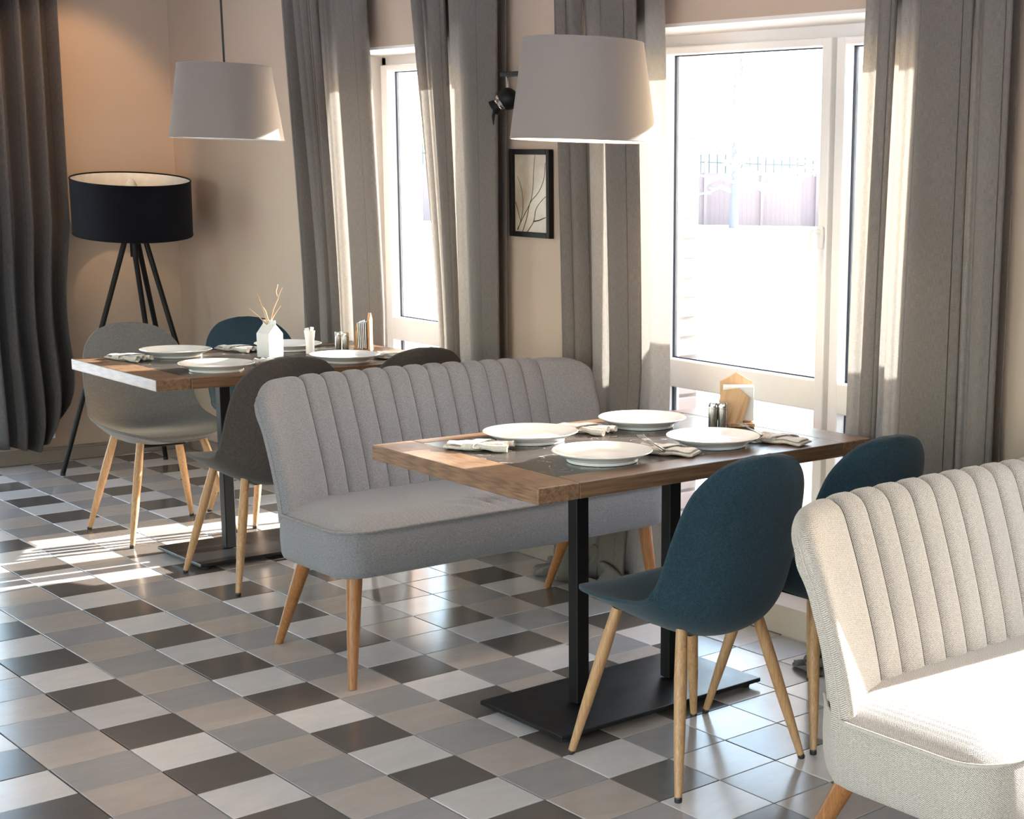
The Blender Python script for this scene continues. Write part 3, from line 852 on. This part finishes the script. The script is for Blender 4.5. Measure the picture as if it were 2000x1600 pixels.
# ------------------------------------------------------------------ channelled benches
def make_bench(label, loc, group, hb, pb):
    t = thing('upholstered_bench', label, 'bench', loc, 0, group)
    HW = .627            # half width; local y=0 is the seat front, y grows to the back
    # seat: side band, underside and crowned top
    def outline(inset, n=9):
        r = .095 - inset * .6; x1, y0, y1 = HW - inset, inset, .50
        pts = [(-x1 + .10, y1), (-x1 + .045, .44), (-x1 + .008, .385), (-x1, .34), (-x1, .25)]
        for k in range(n + 1):
            a = PI + PI / 2 * k / n; pts.append((-x1 + r + r * math.cos(a), y0 + r + r * math.sin(a)))
        for k in range(1, 40): pts.append((-x1 + r + (2 * x1 - 2 * r) * k / 40, y0))
        for k in range(n + 1):
            a = 1.5 * PI + PI / 2 * k / n; pts.append((x1 - r + r * math.cos(a), y0 + r + r * math.sin(a)))
        pts += [(x1, .25), (x1, .34), (x1 - .008, .385), (x1 - .045, .44), (x1 - .10, y1)]; return pts
    m = MB(); rows = []; uvs = []
    for z, ins in ((.338, .05), (.338, .018), (.344, .007), (.36, .001), (.41, -.002), (.46, .0), (.477, .004)):
        o = outline(ins); row = []; ur = []; s = 0
        for k, p in enumerate(o):
            if k: s += math.hypot(p[0] - o[k - 1][0], p[1] - o[k - 1][1])
            pk = .0025 * math.exp(-((p[0] + .02) / .16) ** 2) * math.sin(p[0] * 120) * (z - .338) / .14 if p[1] < .05 else 0
            row.append((p[0], p[1] + pk, z)); ur.append((s, z))
        rows.append(row); uvs.append(ur)
    m.grid(rows, uvs)
    ot = outline(.004); nx = 90; ny = 30; rows = []; uvs = []
    front = [p for p in ot]
    xs0 = HW - .004
    for i in range(nx + 1):
        x = -xs0 + 2 * xs0 * i / nx
        r = .0926; e = xs0 - abs(x)
        yf = .004 + (r - math.sqrt(max(0, r * r - (r - e) ** 2)) if e < r else 0)
        row = []; ur = []
        for j in range(ny + 1):
            yb = .50 - .14 * max(0.0, 1 - e / .12) ** 1.5
            y = yf + (yb - yf) * j / ny
            d = min(y - yf, e)
            z = .477 + .030 * (1 - (1 - min(1, d / .14)) ** 2.2)
            w = math.exp(-((x + .07) / .11) ** 2 - ((y - .085) / .05) ** 2)
            z += .008 * w * math.sin((x + .6 * (y - .08) + 3.0 * (x + .07) ** 2) * 150)
            row.append((x, y, z)); ur.append((x, y))
        rows.append(row); uvs.append(ur)
    m.grid(rows, uvs, True)
    bo = outline(.05); m.add([(p[0], p[1], .338) for p in bo], [tuple(range(len(bo)))])
    m.build('seat', hb, t, 180)
    p = MB(); p.tube([(q[0], q[1], .479) for q in outline(.002)], .0045, 8); p.build('piping', pb, t, 180)
    # back: two plain wings and twelve channels
    seams = [-.435 + .0725 * k for k in range(13)]
    prof = [(.425, .455), (.430, .50), (.447, .57), (.470, .645), (.497, .725), (.524, .795), (.543, .836), (.562, .852), (.588, .855), (.610, .840), (.616, .80), (.598, .74), (.573, .66), (.553, .58), (.538, .50), (.530, .42), (.525, .345)]
    nv = 52; pc = catmull(prof, nv)
    vl = [0.0]
    for k in range(1, nv): vl.append(vl[-1] + math.hypot(pc[k][0] - pc[k - 1][0], pc[k][1] - pc[k - 1][1]))
    HB = .622            # half width of the back at its foot
    us = []
    def frng(a, b, n): return [a + (b - a) * k / n for k in range(n)]
    for k in range(12): us.append(-HB + .035 * (1 - math.sin(k / 12 * PI / 2)) * 0 - 0 + .035 * (1 - math.cos(k / 12 * PI / 2)))
    us += frng(-HB + .035, seams[0], 14)
    for k in range(12):
        us += [seams[k] + (seams[k + 1] - seams[k]) * f for f in (0, .03, .08, .16, .28, .42, .58, .72, .84, .92, .97)]
    us += [-x for x in us[:26]][::-1]
    us.insert(len(us) - 26, seams[12])
    rows = []; uvs = []
    kt = min(range(nv), key=lambda q: -pc[q][1])                       # index of the crest
    def front_y(z):
        return min((abs(pc[q][1] - z), pc[q][0]) for q in range(kt + 1))[1]
    def rear_y(z):
        return min((abs(pc[q][1] - z), pc[q][0]) for q in range(kt, nv))[1]
    mids = [(front_y(max(.455, z)) + rear_y(z)) / 2 for _, z in pc]
    for x in us:
        ax = abs(x); sg = 1 if x > 0 else -1
        wing = max(0.0, (ax - .375) / (HB - .375))
        s1 = max(0.0, (ax - (HB - .035)) / .035); c1_ = math.sqrt(max(0.0, 1 - s1 * s1))
        s2 = max(0.0, (ax - (HB - .085)) / .085); c2_ = math.sqrt(max(0.0, 1 - s2 * s2))
        if ax <= .435 + 1e-6:
            s = ((x + .435) / .0725) % 1.0; dep = .0105 * (1 - (2 * s - 1) ** 4)
        else:
            dep = .0105 * (1 - math.exp(-(ax - .435) / .012))
        row = []; ur = []
        for k in range(nv):
            y, z = pc[k]
            a = pc[max(k - 1, 0)]; b = pc[min(k + 1, nv - 1)]
            ty, tz = b[0] - a[0], b[1] - a[1]; L = math.hypot(ty, tz) or 1
            fr = 1 - sst(kt / nv, kt / nv + .18, k / (nv - 1)); rear = sst(kt / nv - .08, kt / nv + .10, k / (nv - 1))
            y2 = y - tz / L * dep * fr; z2 = z + ty / L * dep * fr
            y2 = mids[k] + (y2 - mids[k]) * (.06 + .94 * c1_)
            y2 -= .088 * wing ** 2
            z2 += .012 * (1 - (x / HB) ** 2) * sst(.5, .85, z) - .055 * (1 - c2_) * sst(.70, .86, z)
            xx = x * (1 + .022 * sst(.50, .85, z)) - sg * .050 * rear * wing ** 2 * (1 - .5 * sst(.7, .86, z))
            row.append((xx, y2, z2)); ur.append((x, vl[k]))
        rows.append(row); uvs.append(ur)
    m = MB(); m.grid(rows, uvs, True)
    m.build('backrest', hb, t, 60)
    for k in range(13):
        i = min(range(len(us)), key=lambda q: abs(us[q] - seams[k]))
        sm = MB(); sm.tube([rows[i][q] for q in range(0, int(nv * .60))], .0016, 5); sm.build('channel_seam', M['seam'], t, 180)
    for idx in (3, len(us) - 4):
        q = MB(); q.tube([rows[idx][k] for k in range(0, int(nv * .52))], .0022, 6); q.build('side_seam', pb, t, 180)
    for sx in (-1, 1):
        for (ty, by, tx, bx_) in ((.075, .044, .548, .582), (.415, .612, .515, .527)):
            a = Vector((sx * tx, ty, .345)); b = Vector((sx * bx_, by, 0))
            l = MB(); l.tube([a, a.lerp(b, .5), b], [.024, .019, .0125], 18); lo = l.build('leg', M['beech'], t, 40)
            c = MB(); c.tube([(a.x, a.y, .333), (a.x, a.y, .342)], .0245, 18); c.build('leg_collar', M['rubber'], lo, 40)
    return t
b1 = make_bench('grey herringbone bench with a channelled back behind the near table', (1.245, 0, 0), 'channelled benches', M['herring'], M['piping'])
make_bench('nearest bench, pale beige herringbone, sunlit, cut off by the right edge', (1.205, -2.365, 0), 'channelled benches', M['herring_light'], M['piping_light'])

# ------------------------------------------------------------------ lamps
def pendant(label, loc, ztop):
    t = thing('pendant_lamp', label, 'lamp', loc, 0, 'pendant lamps')
    h = .284; R0, R1 = .2125, .1725
    m = MB(); n = 14
    m.lathe([(R0 + (R1 - R0) * k / n, h * k / n) for k in range(n + 1)], n=72); o = m.build('shade', M['lampshade'], t, 60)
    m = MB(); m.lathe([(R0 - .003 + (R1 - R0) * k / n, h * k / n) for k in range(n + 1)], n=72); m.build('lining', M['lining'], t, 60)
    for r, z, nm in ((R0 - .001, .002, 'bottom_rim'), (R1 - .001, h - .002, 'top_rim')):
        m = MB(); m.tube([(r * math.cos(2 * PI * k / 72), r * math.sin(2 * PI * k / 72), z) for k in range(73)], .0028, 6, False); m.build(nm, M['lampshade'], t, 60)
    m = MB()
    for k in range(3):
        a = k * 2 * PI / 3 + .4; m.tube([(0, 0, h - .03), (R1 * .99 * math.cos(a), R1 * .99 * math.sin(a), h - .006)], .002, 6)
    m.tube([(0, 0, h - .04), (0, 0, h + .006)], .016, 14); m.build('spider_fitting', M['blackmetal'], t, 40)
    m = MB(); m.tube([(-.028, -.012, h - .004), (-.028, -.012, h + .008)], [.009, .006], 10); m.tube([(-.028, -.012, h - .004), (0, 0, h - .004)], .003, 6); m.build('finial', M['blackmetal'], t, 40)
    m = MB(); m.lathe([(0, h - .15), (.012, h - .149), (.03, h - .128), (.033, h - .105), (.024, h - .07), (.014, h - .045), (0, h - .04)], n=20); m.build('bulb', M['bulb'], t, 60)
    m = MB(); m.tube([(0, 0, h), (-.002, .003, h + .35), (0, 0, ztop - loc[2])], .0042, 8); m.build('cord', M['cord'], t, 60)
    m = MB(); m.lathe([(0, 0), (.05, 0), (.05, .02), (0, .02)], (0, 0, ztop - loc[2] - .02), 24); m.build('ceiling_rose', M['blackmetal'], t, 40)
    return t
p1 = pendant('large grey linen pendant shade over the near table, in front of the near curtain', (1.276, -.272, 1.617), CZ + .01)
dup(p1, (1.272, 2.018, 1.622), .5, 'grey linen pendant shade over the far table, hanging on a visible black cord', 'pendant lamps')

gl = bpy.data.lights.new('bulb_glow', 'POINT'); gl.energy = 3.0; gl.color = (1.0, .72, .50); gl.shadow_soft_size = .03
go = bpy.data.objects.new('bulb_glow', gl); COL.objects.link(go); go.location = (1.276, -.272, 1.617 + .284 - .19)

# tripod floor lamp with a tilted black drum
lt = thing('floor_lamp', 'black floor lamp with wide tilted drum shade on long slanting legs', 'lamp', (1.62, 3.84, 0))
ax = Vector((-.25, -.30, 1.0)).normalized()
Rm = Matrix.Rotation(math.radians(7.0), 3, Vector((.97, -.12, 0)).normalized()) if False else Vector((0, 0, 1)).rotation_difference(Vector((-.045, -.115, 1)).normalized()).to_matrix()
DC = Vector((.0, .0, 1.308)); DR, DH = .274, .268
m = MB(); m.lathe([(DR, -DH / 2), (DR, DH / 2)], DC, 80, Rm); m.build('drum_shade', M['blackshade'], lt, 60)
m = MB(); m.lathe([(DR - .004, -DH / 2), (DR - .004, DH / 2)], DC, 80, Rm); m.build('shade_lining', M['lining'], lt, 60)
m = MB()
for z in (-DH / 2, DH / 2): m.tube([Rm @ Vector(((DR - .002) * math.cos(2 * PI * k / 80), (DR - .002) * math.sin(2 * PI * k / 80), z)) + DC for k in range(81)], .004, 6, False)
m.build('shade_rim', M['blackshade'], lt, 60)
m = MB(); m.tube([(0, 0, 1.06), (0, 0, 1.33)], .02, 14)
for k in range(3): m.tube([(0, 0, 1.33), Rm @ Vector((DR * .985 * math.cos(k * 2.094), DR * .985 * math.sin(k * 2.094), .0)) + DC], .003, 6)
m.build('lamp_holder', M['blackmetal'], lt, 40)
m = MB(); m.lathe([(0, -.0), (.02, .01), (.04, .05), (.03, .09), (.014, .12), (0, .125)], (0, 0, 1.32), 18); m.build('bulb', M['bulb'], lt, 60)
hub = Vector((0, 0, 1.12))
for (fx, fy, ox, oy) in ((1.212 - 1.62, 3.823 - 3.84, -.035, 0), (1.766 - 1.62, 3.949 - 3.84, .0, .02), (1.93 - 1.62, 4.13 - 3.84, .02, .02), (1.90 - 1.62, 3.70 - 3.84, .045, -.01)):
    m = MB(); m.tube([hub + Vector((ox, oy, .05)), (fx, fy, .012)], [.013, .0115], 12); lo = m.build('leg', M['blackmetal'], lt, 40)
    m = MB(); m.tube([(fx, fy, .014), (fx * 1.003, fy * 1.003, .0)], [.012, .012], 12); m.build('foot_cap', M['rubber'], lo, 40)

# wall spotlight on a short rail
st = thing('wall_spotlight', 'small black ball spotlight on a wall rail beside the near pendant', 'spotlight', (WX, 1.0, 1.89))
m = MB(); m.box((-.075, -.17, .0), (.02, .56, .018), bev=.003); m.box((-.035, -.2, 0), (.07, .03, .03), bev=.003); m.box((-.006, -.2, 0), (.012, .10, .10), bev=.003); m.build('rail', M['blackmetal'], st)
def spot_head(y):
    m = MB(); m.tube([(-.075, y, -.008), (-.080, y - .012, -.052)], .006, 10); m.build('arm', M['chrome'], st, 40)
    m = MB(); c = Vector((-.082, y - .012, -.092)); R = .042
    m.lathe([(R * math.sin(PI * k / 16), -R * math.cos(PI * k / 16)) for k in range(17)], c, 28); ho = m.build('ball_head', M['blackmetal'], st, 180)
    d = Vector((-.55, .62, -.55)).normalized(); q = Vector((0, 0, 1)).rotation_difference(d).to_matrix()
    m = MB(); m.lathe([(.0365, .022), (.033, .034), (.026, .042)], c, 24, q); m.build('chrome_collar', M['chrome'], ho, 40)
    m = MB(); m.lathe([(.02, .044), (.024, .044), (.030, .066), (.026, .066)], c, 24, q)
    m.tube([c + d * .056, c + d * .066 + Vector((0, 0, -.03)), c + d * .066 + Vector((0, 0, -.062))], [.008, .006, .002], 8); m.build('snoot', M['blackmetal'], ho, 40)
spot_head(.075); spot_head(-.36)

# warm ceiling spot that washes the back corner
cs = thing('ceiling_spotlight', 'black ceiling spotlight throwing warm light on the back corner', 'spotlight', (1.15, 2.95, CZ + .01))
m = MB(); m.lathe([(0, 0), (.045, 0), (.045, -.02), (0, -.02)], n=24); m.build('rose', M['blackmetal'], cs, 40)
tgt = Vector((1.50, 4.235, 1.72)); src = Vector((1.15, 2.95, CZ - .16)); dq = (tgt - src).normalized(); q = Vector((0, 0, -1)).rotation_difference(dq).to_matrix()
m = MB(); m.tube([(0, 0, -.02), (0, 0, -.12)], .008, 10); m.lathe([(.0, .05), (.04, .05), (.045, -.05), (.04, -.05), (.036, .03), (0, .03)], (0, 0, -.165), 24, q); m.build('spot_body', M['blackmetal'], cs, 40)
sd = bpy.data.lights.new('warm_spot', 'SPOT'); sd.energy = 17; sd.color = (1.0, .62, .32); sd.spot_size = math.radians(46); sd.spot_blend = .55; sd.shadow_soft_size = .03
so = bpy.data.objects.new('warm_spot', sd); COL.objects.link(so); so.location = src + dq * .06; so.rotation_euler = dq.to_track_quat('-Z', 'Y').to_euler()

# ------------------------------------------------------------------ picture on the wall between the windows
pf = thing('wall_picture', 'narrow black framed picture of bare twigs on the wall between the windows', 'picture', (WX - .004, 1.012, 1.445))
pw, ph_, fwid = .262, .335, .02
m = MB()
for s in (-1, 1):
    m.box((-.010, s * (pw / 2 - fwid / 2), 0), (.022, fwid, ph_), bev=.002); m.box((-.010, 0, s * (ph_ / 2 - fwid / 2)), (.022, pw - 2 * fwid, fwid), bev=.002)
m.build('picture_frame', M['frame'], pf)
m = MB(); m.box((-.004, 0, 0), (.004, pw - 2 * fwid + .006, ph_ - 2 * fwid + .006)); m.build('print', M['print'], pf)
m = MB()
def twig_line(pts, r=.0016):
    # (u, v) from the left edge and the bottom of the print
    W, Hh = pw - 2 * fwid, ph_ - 2 * fwid
    c = catmull(pts, 14); m.tube([(-.0062, W / 2 - u * W, -Hh / 2 + v * Hh) for u, v in c], [r * (1.25 - .6 * k / 13) for k in range(14)], 5)
twig_line([(.06, .02), (.25, .2), (.45, .38), (.53, .55), (.56, .8), (.6, 1.0)])
twig_line([(.22, .0), (.36, .2), (.45, .38), (.7, .52), (.86, .7), (.9, .9)])
twig_line([(.08, .02), (.2, .2), (.24, .4), (.17, .6), (.07, .72)])
twig_line([(.02, .38), (.08, .28), (.16, .14)])
twig_line([(.36, .0), (.55, .14), (.62, .3), (.8, .42), (1.0, .5)])
twig_line([(.55, .14), (.72, .16), (.85, .19), (.9, .2)], .0022)
m.build('printed_branches', M['ink'], pf)

# ------------------------------------------------------------------ tableware
TZ = .7705
PLATE = [(0, .0045), (.086, .0045), (.092, .006), (.104, .0125), (.120, .0205), (.1325, .0265), (.1338, .0278), (.1325, .0292), (.120, .0242), (.104, .0172), (.092, .0122), (.084, .0102), (.05, .0092), (0, .009)]
FOOT = [(.0955, .0075), (.0945, .0), (.090, .0), (.087, .005)]
def make_plate(label, x, y, group):
    t = thing('dinner_plate', label, 'plate', (x, y, TZ), 0, group)
    m = MB(); m.lathe(PLATE, n=64); m.build('dish', M['porcelain'], t, 60)
    m = MB(); m.lathe(FOOT, n=48); m.build('foot_ring', M['porcelain'], t, 40)
    return t
pl = make_plate('white plate on the near table, by the bench, next to the leftmost napkin', 1.010, -.372, 'white dinner plates')
for lab, x, y in (('white plate nearest the viewer on the near table, in front left', .978, -.742),
                  ('white plate on the near table, bench side, nearest the near window', 1.428, -.36),
                  ('white plate on the near table directly beside the cutlery napkin and wooden holder', 1.374, -.742),
                  ('white plate at the left end of the far table, in front of the mid-grey chair', 1.055, 2.08),
                  ('shaded white plate at the front left of the far table', .990, 1.58),
                  ('white plate behind the milk-carton vase on the far table', 1.513, 2.06),
                  ('white plate at the front right of the far table, below the far napkin holder', 1.508, 1.58)):
    dup(pl, (x, y, TZ), random.uniform(0, 3), lab, 'white dinner plates')

def make_napkin(label, x, y, rz, seed, group):
    rnd = random.Random(seed)
    t = thing('linen_napkin', label, 'napkin', (x, y, TZ), rz, group)
    def slab(x0, x1, w0, w1, z0, z1, name, wob=.0015, rag=0.0):
        """a soft folded pad between x0 and x1: closed tube of flat oval section"""
        ph = [rnd.uniform(0, 6.28) for _ in range(4)]; n, k = 16, 22; P = []
        for i in range(n):
            s = i / (n - 1); e = min(1.0, min(s, 1 - s) / .10 + .25)
            w = (w0 + (w1 - w0) * s); hh = (z1 - z0) / 2 * e ** .5; zc = (z0 + z1) / 2
            row = []
            for j in range(k + 1):
                a = 2 * PI * j / k; ca, sa = math.cos(a), math.sin(a)
                row.append((x0 + (x1 - x0) * s + rag * math.sin(a * 3 + ph[0]) * s + .004 * ca * math.sin(s * 3 + ph[3]), w * math.copysign(abs(ca) ** .6, ca) * (1 + .03 * math.sin(s * 9 + ph[1])), max(.0002, zc + hh * math.copysign(abs(sa) ** .8, sa) + wob * math.sin(s * 8 + ph[2] + ca * 2))))
            P.append(row)
        m = MB(); m.grid(P, None, True)
        for row, fl in ((P[0], False), (P[-1], True)):
            c = tuple(sum(p[q] for p in row) / len(row) for q in range(3))
            m.add([c] + row, [((0, j + 1, j + 2) if fl else (0, j + 2, j + 1)) for j in range(k)])
        return m.build(name, M['linen'], t, 180)
    slab(-.095, .012, .036, .043, .001, .013, 'folded_cloth')
    slab(-.088, -.004, .030, .034, .012, .018, 'upper_fold')
    # pleats spilling out of the wrap
    for q in range(5):
        yy = (q - 2) * .0155; ph = rnd.uniform(0, 6.28); P = []; k = 12; n = 18
        L = .090 + rnd.uniform(-.010, .012); fan = (q - 2) * .0045
        for i in range(n):
            s = i / (n - 1); row = []
            r = .0078 + .0024 * s + .0012 * math.sin(s * 9 + ph); zz = .0105 + .0035 * math.sin(s * 5 + ph) * s
            for j in range(k + 1):
                a = 2 * PI * j / k
                row.append((-.012 + L * s, yy * (.85 + .25 * s) + fan * s + .003 * math.sin(s * 7 + ph) + r * math.cos(a) * 1.05, max(.0002, zz + r * .95 * math.sin(a))))
            P.append(row)
        m = MB(); m.grid(P, None, True)
        # the end curls in on itself: a recessed mouth
        rim = P[-1]; c = tuple(sum(p[v] for p in rim) / len(rim) for v in range(3))
        inner = [(p[0] - .006, c[1] + (p[1] - c[1]) * .72, c[2] + (p[2] - c[2]) * .72) for p in rim]; deep = [(p[0] - .02, p[1], p[2]) for p in inner]
        m.grid([rim, inner, deep], None, True)
        m.build('pleat', M['linen'], t, 180)
    P = []
    for i in range(9):
        s = i / 8; row = []
        for j in range(25):
            a = 2 * PI * j / 24
            row.append(((s - .5) * .034 - .004 + .020 * math.cos(a) + .003 * math.sin(s * 6), .0455 * math.copysign(abs(math.cos(a)) ** .6, math.cos(a)), max(.0002, .0112 + .0112 * math.copysign(abs(math.sin(a)) ** .8, math.sin(a)))))
        P.append(row)
    m = MB(); m.grid(P, None, True); o = m.build('folded_band', M['linen'], t, 180); o.modifiers.new('thickness', 'SOLIDIFY').thickness = .0016
    return t
nk = make_napkin('rolled linen napkin at the left end of the near table', .822, -.402, -.83, 31, 'linen napkins')
for lab, x, y, rz in (('rolled linen napkin on the near table between the two bench-side plates', 1.226, -.345, -1.2),
                      ('rolled linen napkin with fork on the near table between the two front plates', 1.180, -.765, 1.95),
                      ('rolled linen napkin with fork at the right front of the near table', 1.556, -.825, 1.76),
                      ('rolled linen napkin at the left end of the far table', .862, 2.05, -1.2),
                      ('rolled linen napkin on the far table between the teal chair and the vase', 1.330, 2.125, -1.16),
                      ('rolled linen napkin beside the front plates of the far table', 1.235, 1.60, 1.9),
                      ('rolled linen napkin at the right front of the far table, behind a dark chair', 1.70, 1.56, 1.8)):
    dup(nk, (x, y, TZ), rz, lab, 'linen napkins')

def make_fork(label, loc, rz, tilt, group):
    t = thing('fork', label, 'fork', loc, rz, group); t.rotation_euler = (0, tilt, rz)
    m = MB(); m.tube([(-.10, 0, 0), (-.05, 0, .001), (.0, 0, .002), (.03, 0, .003)], [.005, .0045, .003, .0028], 8); m.build('handle', M['steel'], t, 60)
    h = MB(); h.box((.042, 0, .004), (.028, .020, .0022), bev=.001)
    h.build('head', M['steel'], t)
    for k in range(4):
        q = MB(); y = (k - 1.5) * .006; q.tube([(.054, y, .004), (.075, y, .003), (.098, y, .0065)], [.0015, .0014, .0009], 6); q.build('tine', M['steel'], t, 60)
    return t
fk = make_fork('steel fork sticking out of the napkin between the front plates', (1.166, -.720, TZ + .0215), 1.217, -.03, 'forks')
f2 = dup(fk, (1.551, -.705, TZ + .0215), 1.18, 'steel fork lying on the right front napkin, tines near the shakers', 'forks'); f2.rotation_euler = (0, -.03, 1.18)

# steel shakers
def make_shaker(label, x, y, group):
    t = thing('steel_shaker', label, 'shaker', (x, y, TZ), 0, group)
    m = MB(); m.lathe([(0, 0), (.0135, 0), (.0142, .002), (.0142, .060)], n=24); m.build('body', M['steel'], t, 40)
    m = MB(); m.lathe([(.0142, .0605), (.0134, .061), (.0134, .063), (.0142, .0635), (.0142, .076), (.013, .079), (0, .0795)], n=24); m.build('cap', M['chrome'], t, 40)
    return t
sh = make_shaker('left steel shaker before the wooden napkin holder on the near table', 1.573, -.520, 'steel shakers')
for lab, x, y in (('right steel shaker before the wooden napkin holder on the near table', 1.593, -.541),
                  ('left steel shaker beside the far napkin holder', 1.668, 1.925), ('right steel shaker beside the far napkin holder', 1.684, 1.895)):
    dup(sh, (x, y, TZ), 0, lab, 'steel shakers')

def house(w, h, e, th):
    """gabled board: width w, ridge h, eaves e"""
    m = MB(); pts = [(-w / 2, 0), (w / 2, 0), (w / 2, e), (0.0, h), (-w / 2, e)]
    vs = [(x, -th / 2, z) for x, z in pts] + [(x, th / 2, z) for x, z in pts]
    fs = [(0, 1, 2, 3, 4), (9, 8, 7, 6, 5)] + [(k, k + 5, (k + 1) % 5 + 5, (k + 1) % 5) for k in range(5)]
    m.add(vs, fs); return m
def make_holder(label, loc, rz, group):
    t = thing('napkin_holder', label, 'napkin holder', loc, rz, group)
    m = MB(); m.box((0, 0, .006), (.105, .075, .012), bev=.002); m.build('base', M['ply'], t)
    o = house(.10, .150, .122, .010).build('back_panel', M['ply'], t); o.location = (0, .030, .0115)
    o = house(.088, .112, .092, .010).build('front_panel', M['ply'], t); o.location = (-.032, -.030, .013); o.rotation_euler = (-.10, .30, 0)
    for k in range(5):
        m = MB(); m.box((.004 + .002 * (k % 2), -.012 + k * .0075, .0125 + .058), (.092, .0035, .104 + .005 * (k % 3)), bev=.001); m.build('paper_napkin', M['paper'], t)
    return t
nh = make_holder('house-shaped wooden napkin holder on the near table, by the near window', (1.662, -.530, TZ), -.65, 'napkin holders')
dup(nh, (1.735, 1.845, TZ), -2.2, 'house-shaped wooden napkin holder on the far table, by the far window', 'napkin holders')

# milk-carton vase with twigs
vz = thing('carton_vase', 'white milk-carton shaped vase of twigs on the far table', 'vase', (1.335, 1.855, TZ), PI / 2 + .22)
w = .036
m = MB()
m.add([(-w, -w, 0), (w, -w, 0), (w, w, 0), (-w, w, 0), (-w, -w, .095), (w, -w, .095), (w, w, .095), (-w, w, .095), (-w, -.003, .132), (w, -.003, .132), (w, .003, .132), (-w, .003, .132), (-w, -.003, .148), (w, -.003, .148), (w, .003, .148), (-w, .003, .148)],
      [(3, 2, 1, 0), (0, 1, 5, 4), (1, 2, 6, 5), (2, 3, 7, 6), (3, 0, 4, 7), (4, 5, 9, 8), (6, 7, 11, 10), (5, 6, 10, 9), (7, 4, 8, 11), (8, 9, 13, 12), (10, 11, 15, 14), (9, 10, 14, 13), (11, 8, 12, 15), (12, 13, 14, 15)])
m.build('carton', M['ceramic'], vz).modifiers.new('bevel', 'BEVEL').width = .002
twigs = [[(-.01, 0, .13), (-.05, .01, .165), (-.088, .02, .192)], [(-.006, 0, .13), (-.02, 0, .18), (-.04, .01, .232), (-.048, .012, .250)], [(.004, 0, .13), (.018, 0, .19), (.042, -.01, .235), (.036, -.012, .262), (.046, -.016, .292)], [(0, .002, .13), (.02, .004, .168), (.045, .008, .205)], [(.002, -.002, .13), (-.012, -.004, .185), (-.02, -.006, .20), (-.008, -.004, .175)], [(.040, -.01, .236), (.052, -.012, .262), (.062, -.014, .280)]]
ta = math.radians(-149)
for tw in twigs:
    tw = [(x * math.cos(ta) - y * math.sin(ta), x * math.sin(ta) + y * math.cos(ta), z) for x, y, z in tw]
    m = MB(); m.tube(tw, [.0024 - .0012 * k / (len(tw) - 1) for k in range(len(tw))], 6); m.build('twig', M['twig'], vz, 60)
# small flared white cup
cu = thing('flared_cup', 'small white flared cup between the vase and the far plates', 'cup', (1.515, 1.875, TZ))
m = MB(); m.lathe([(0, 0), (.016, 0), (.017, .004), (.016, .045), (.022, .095), (.020, .095), (.014, .045), (.013, .006), (0, .006)], n=28); m.build('cup_body', M['ceramic'], cu, 50)
m = MB(); m.box((.004, 0, .075), (.016, .004, .07), rot=Euler((.12, .18, .3)).to_matrix()); m.box((-.004, .004, .072), (.016, .004, .068), rot=Euler((-.1, -.16, -.2)).to_matrix()); m.build('paper_sachets', M['paper'], cu)
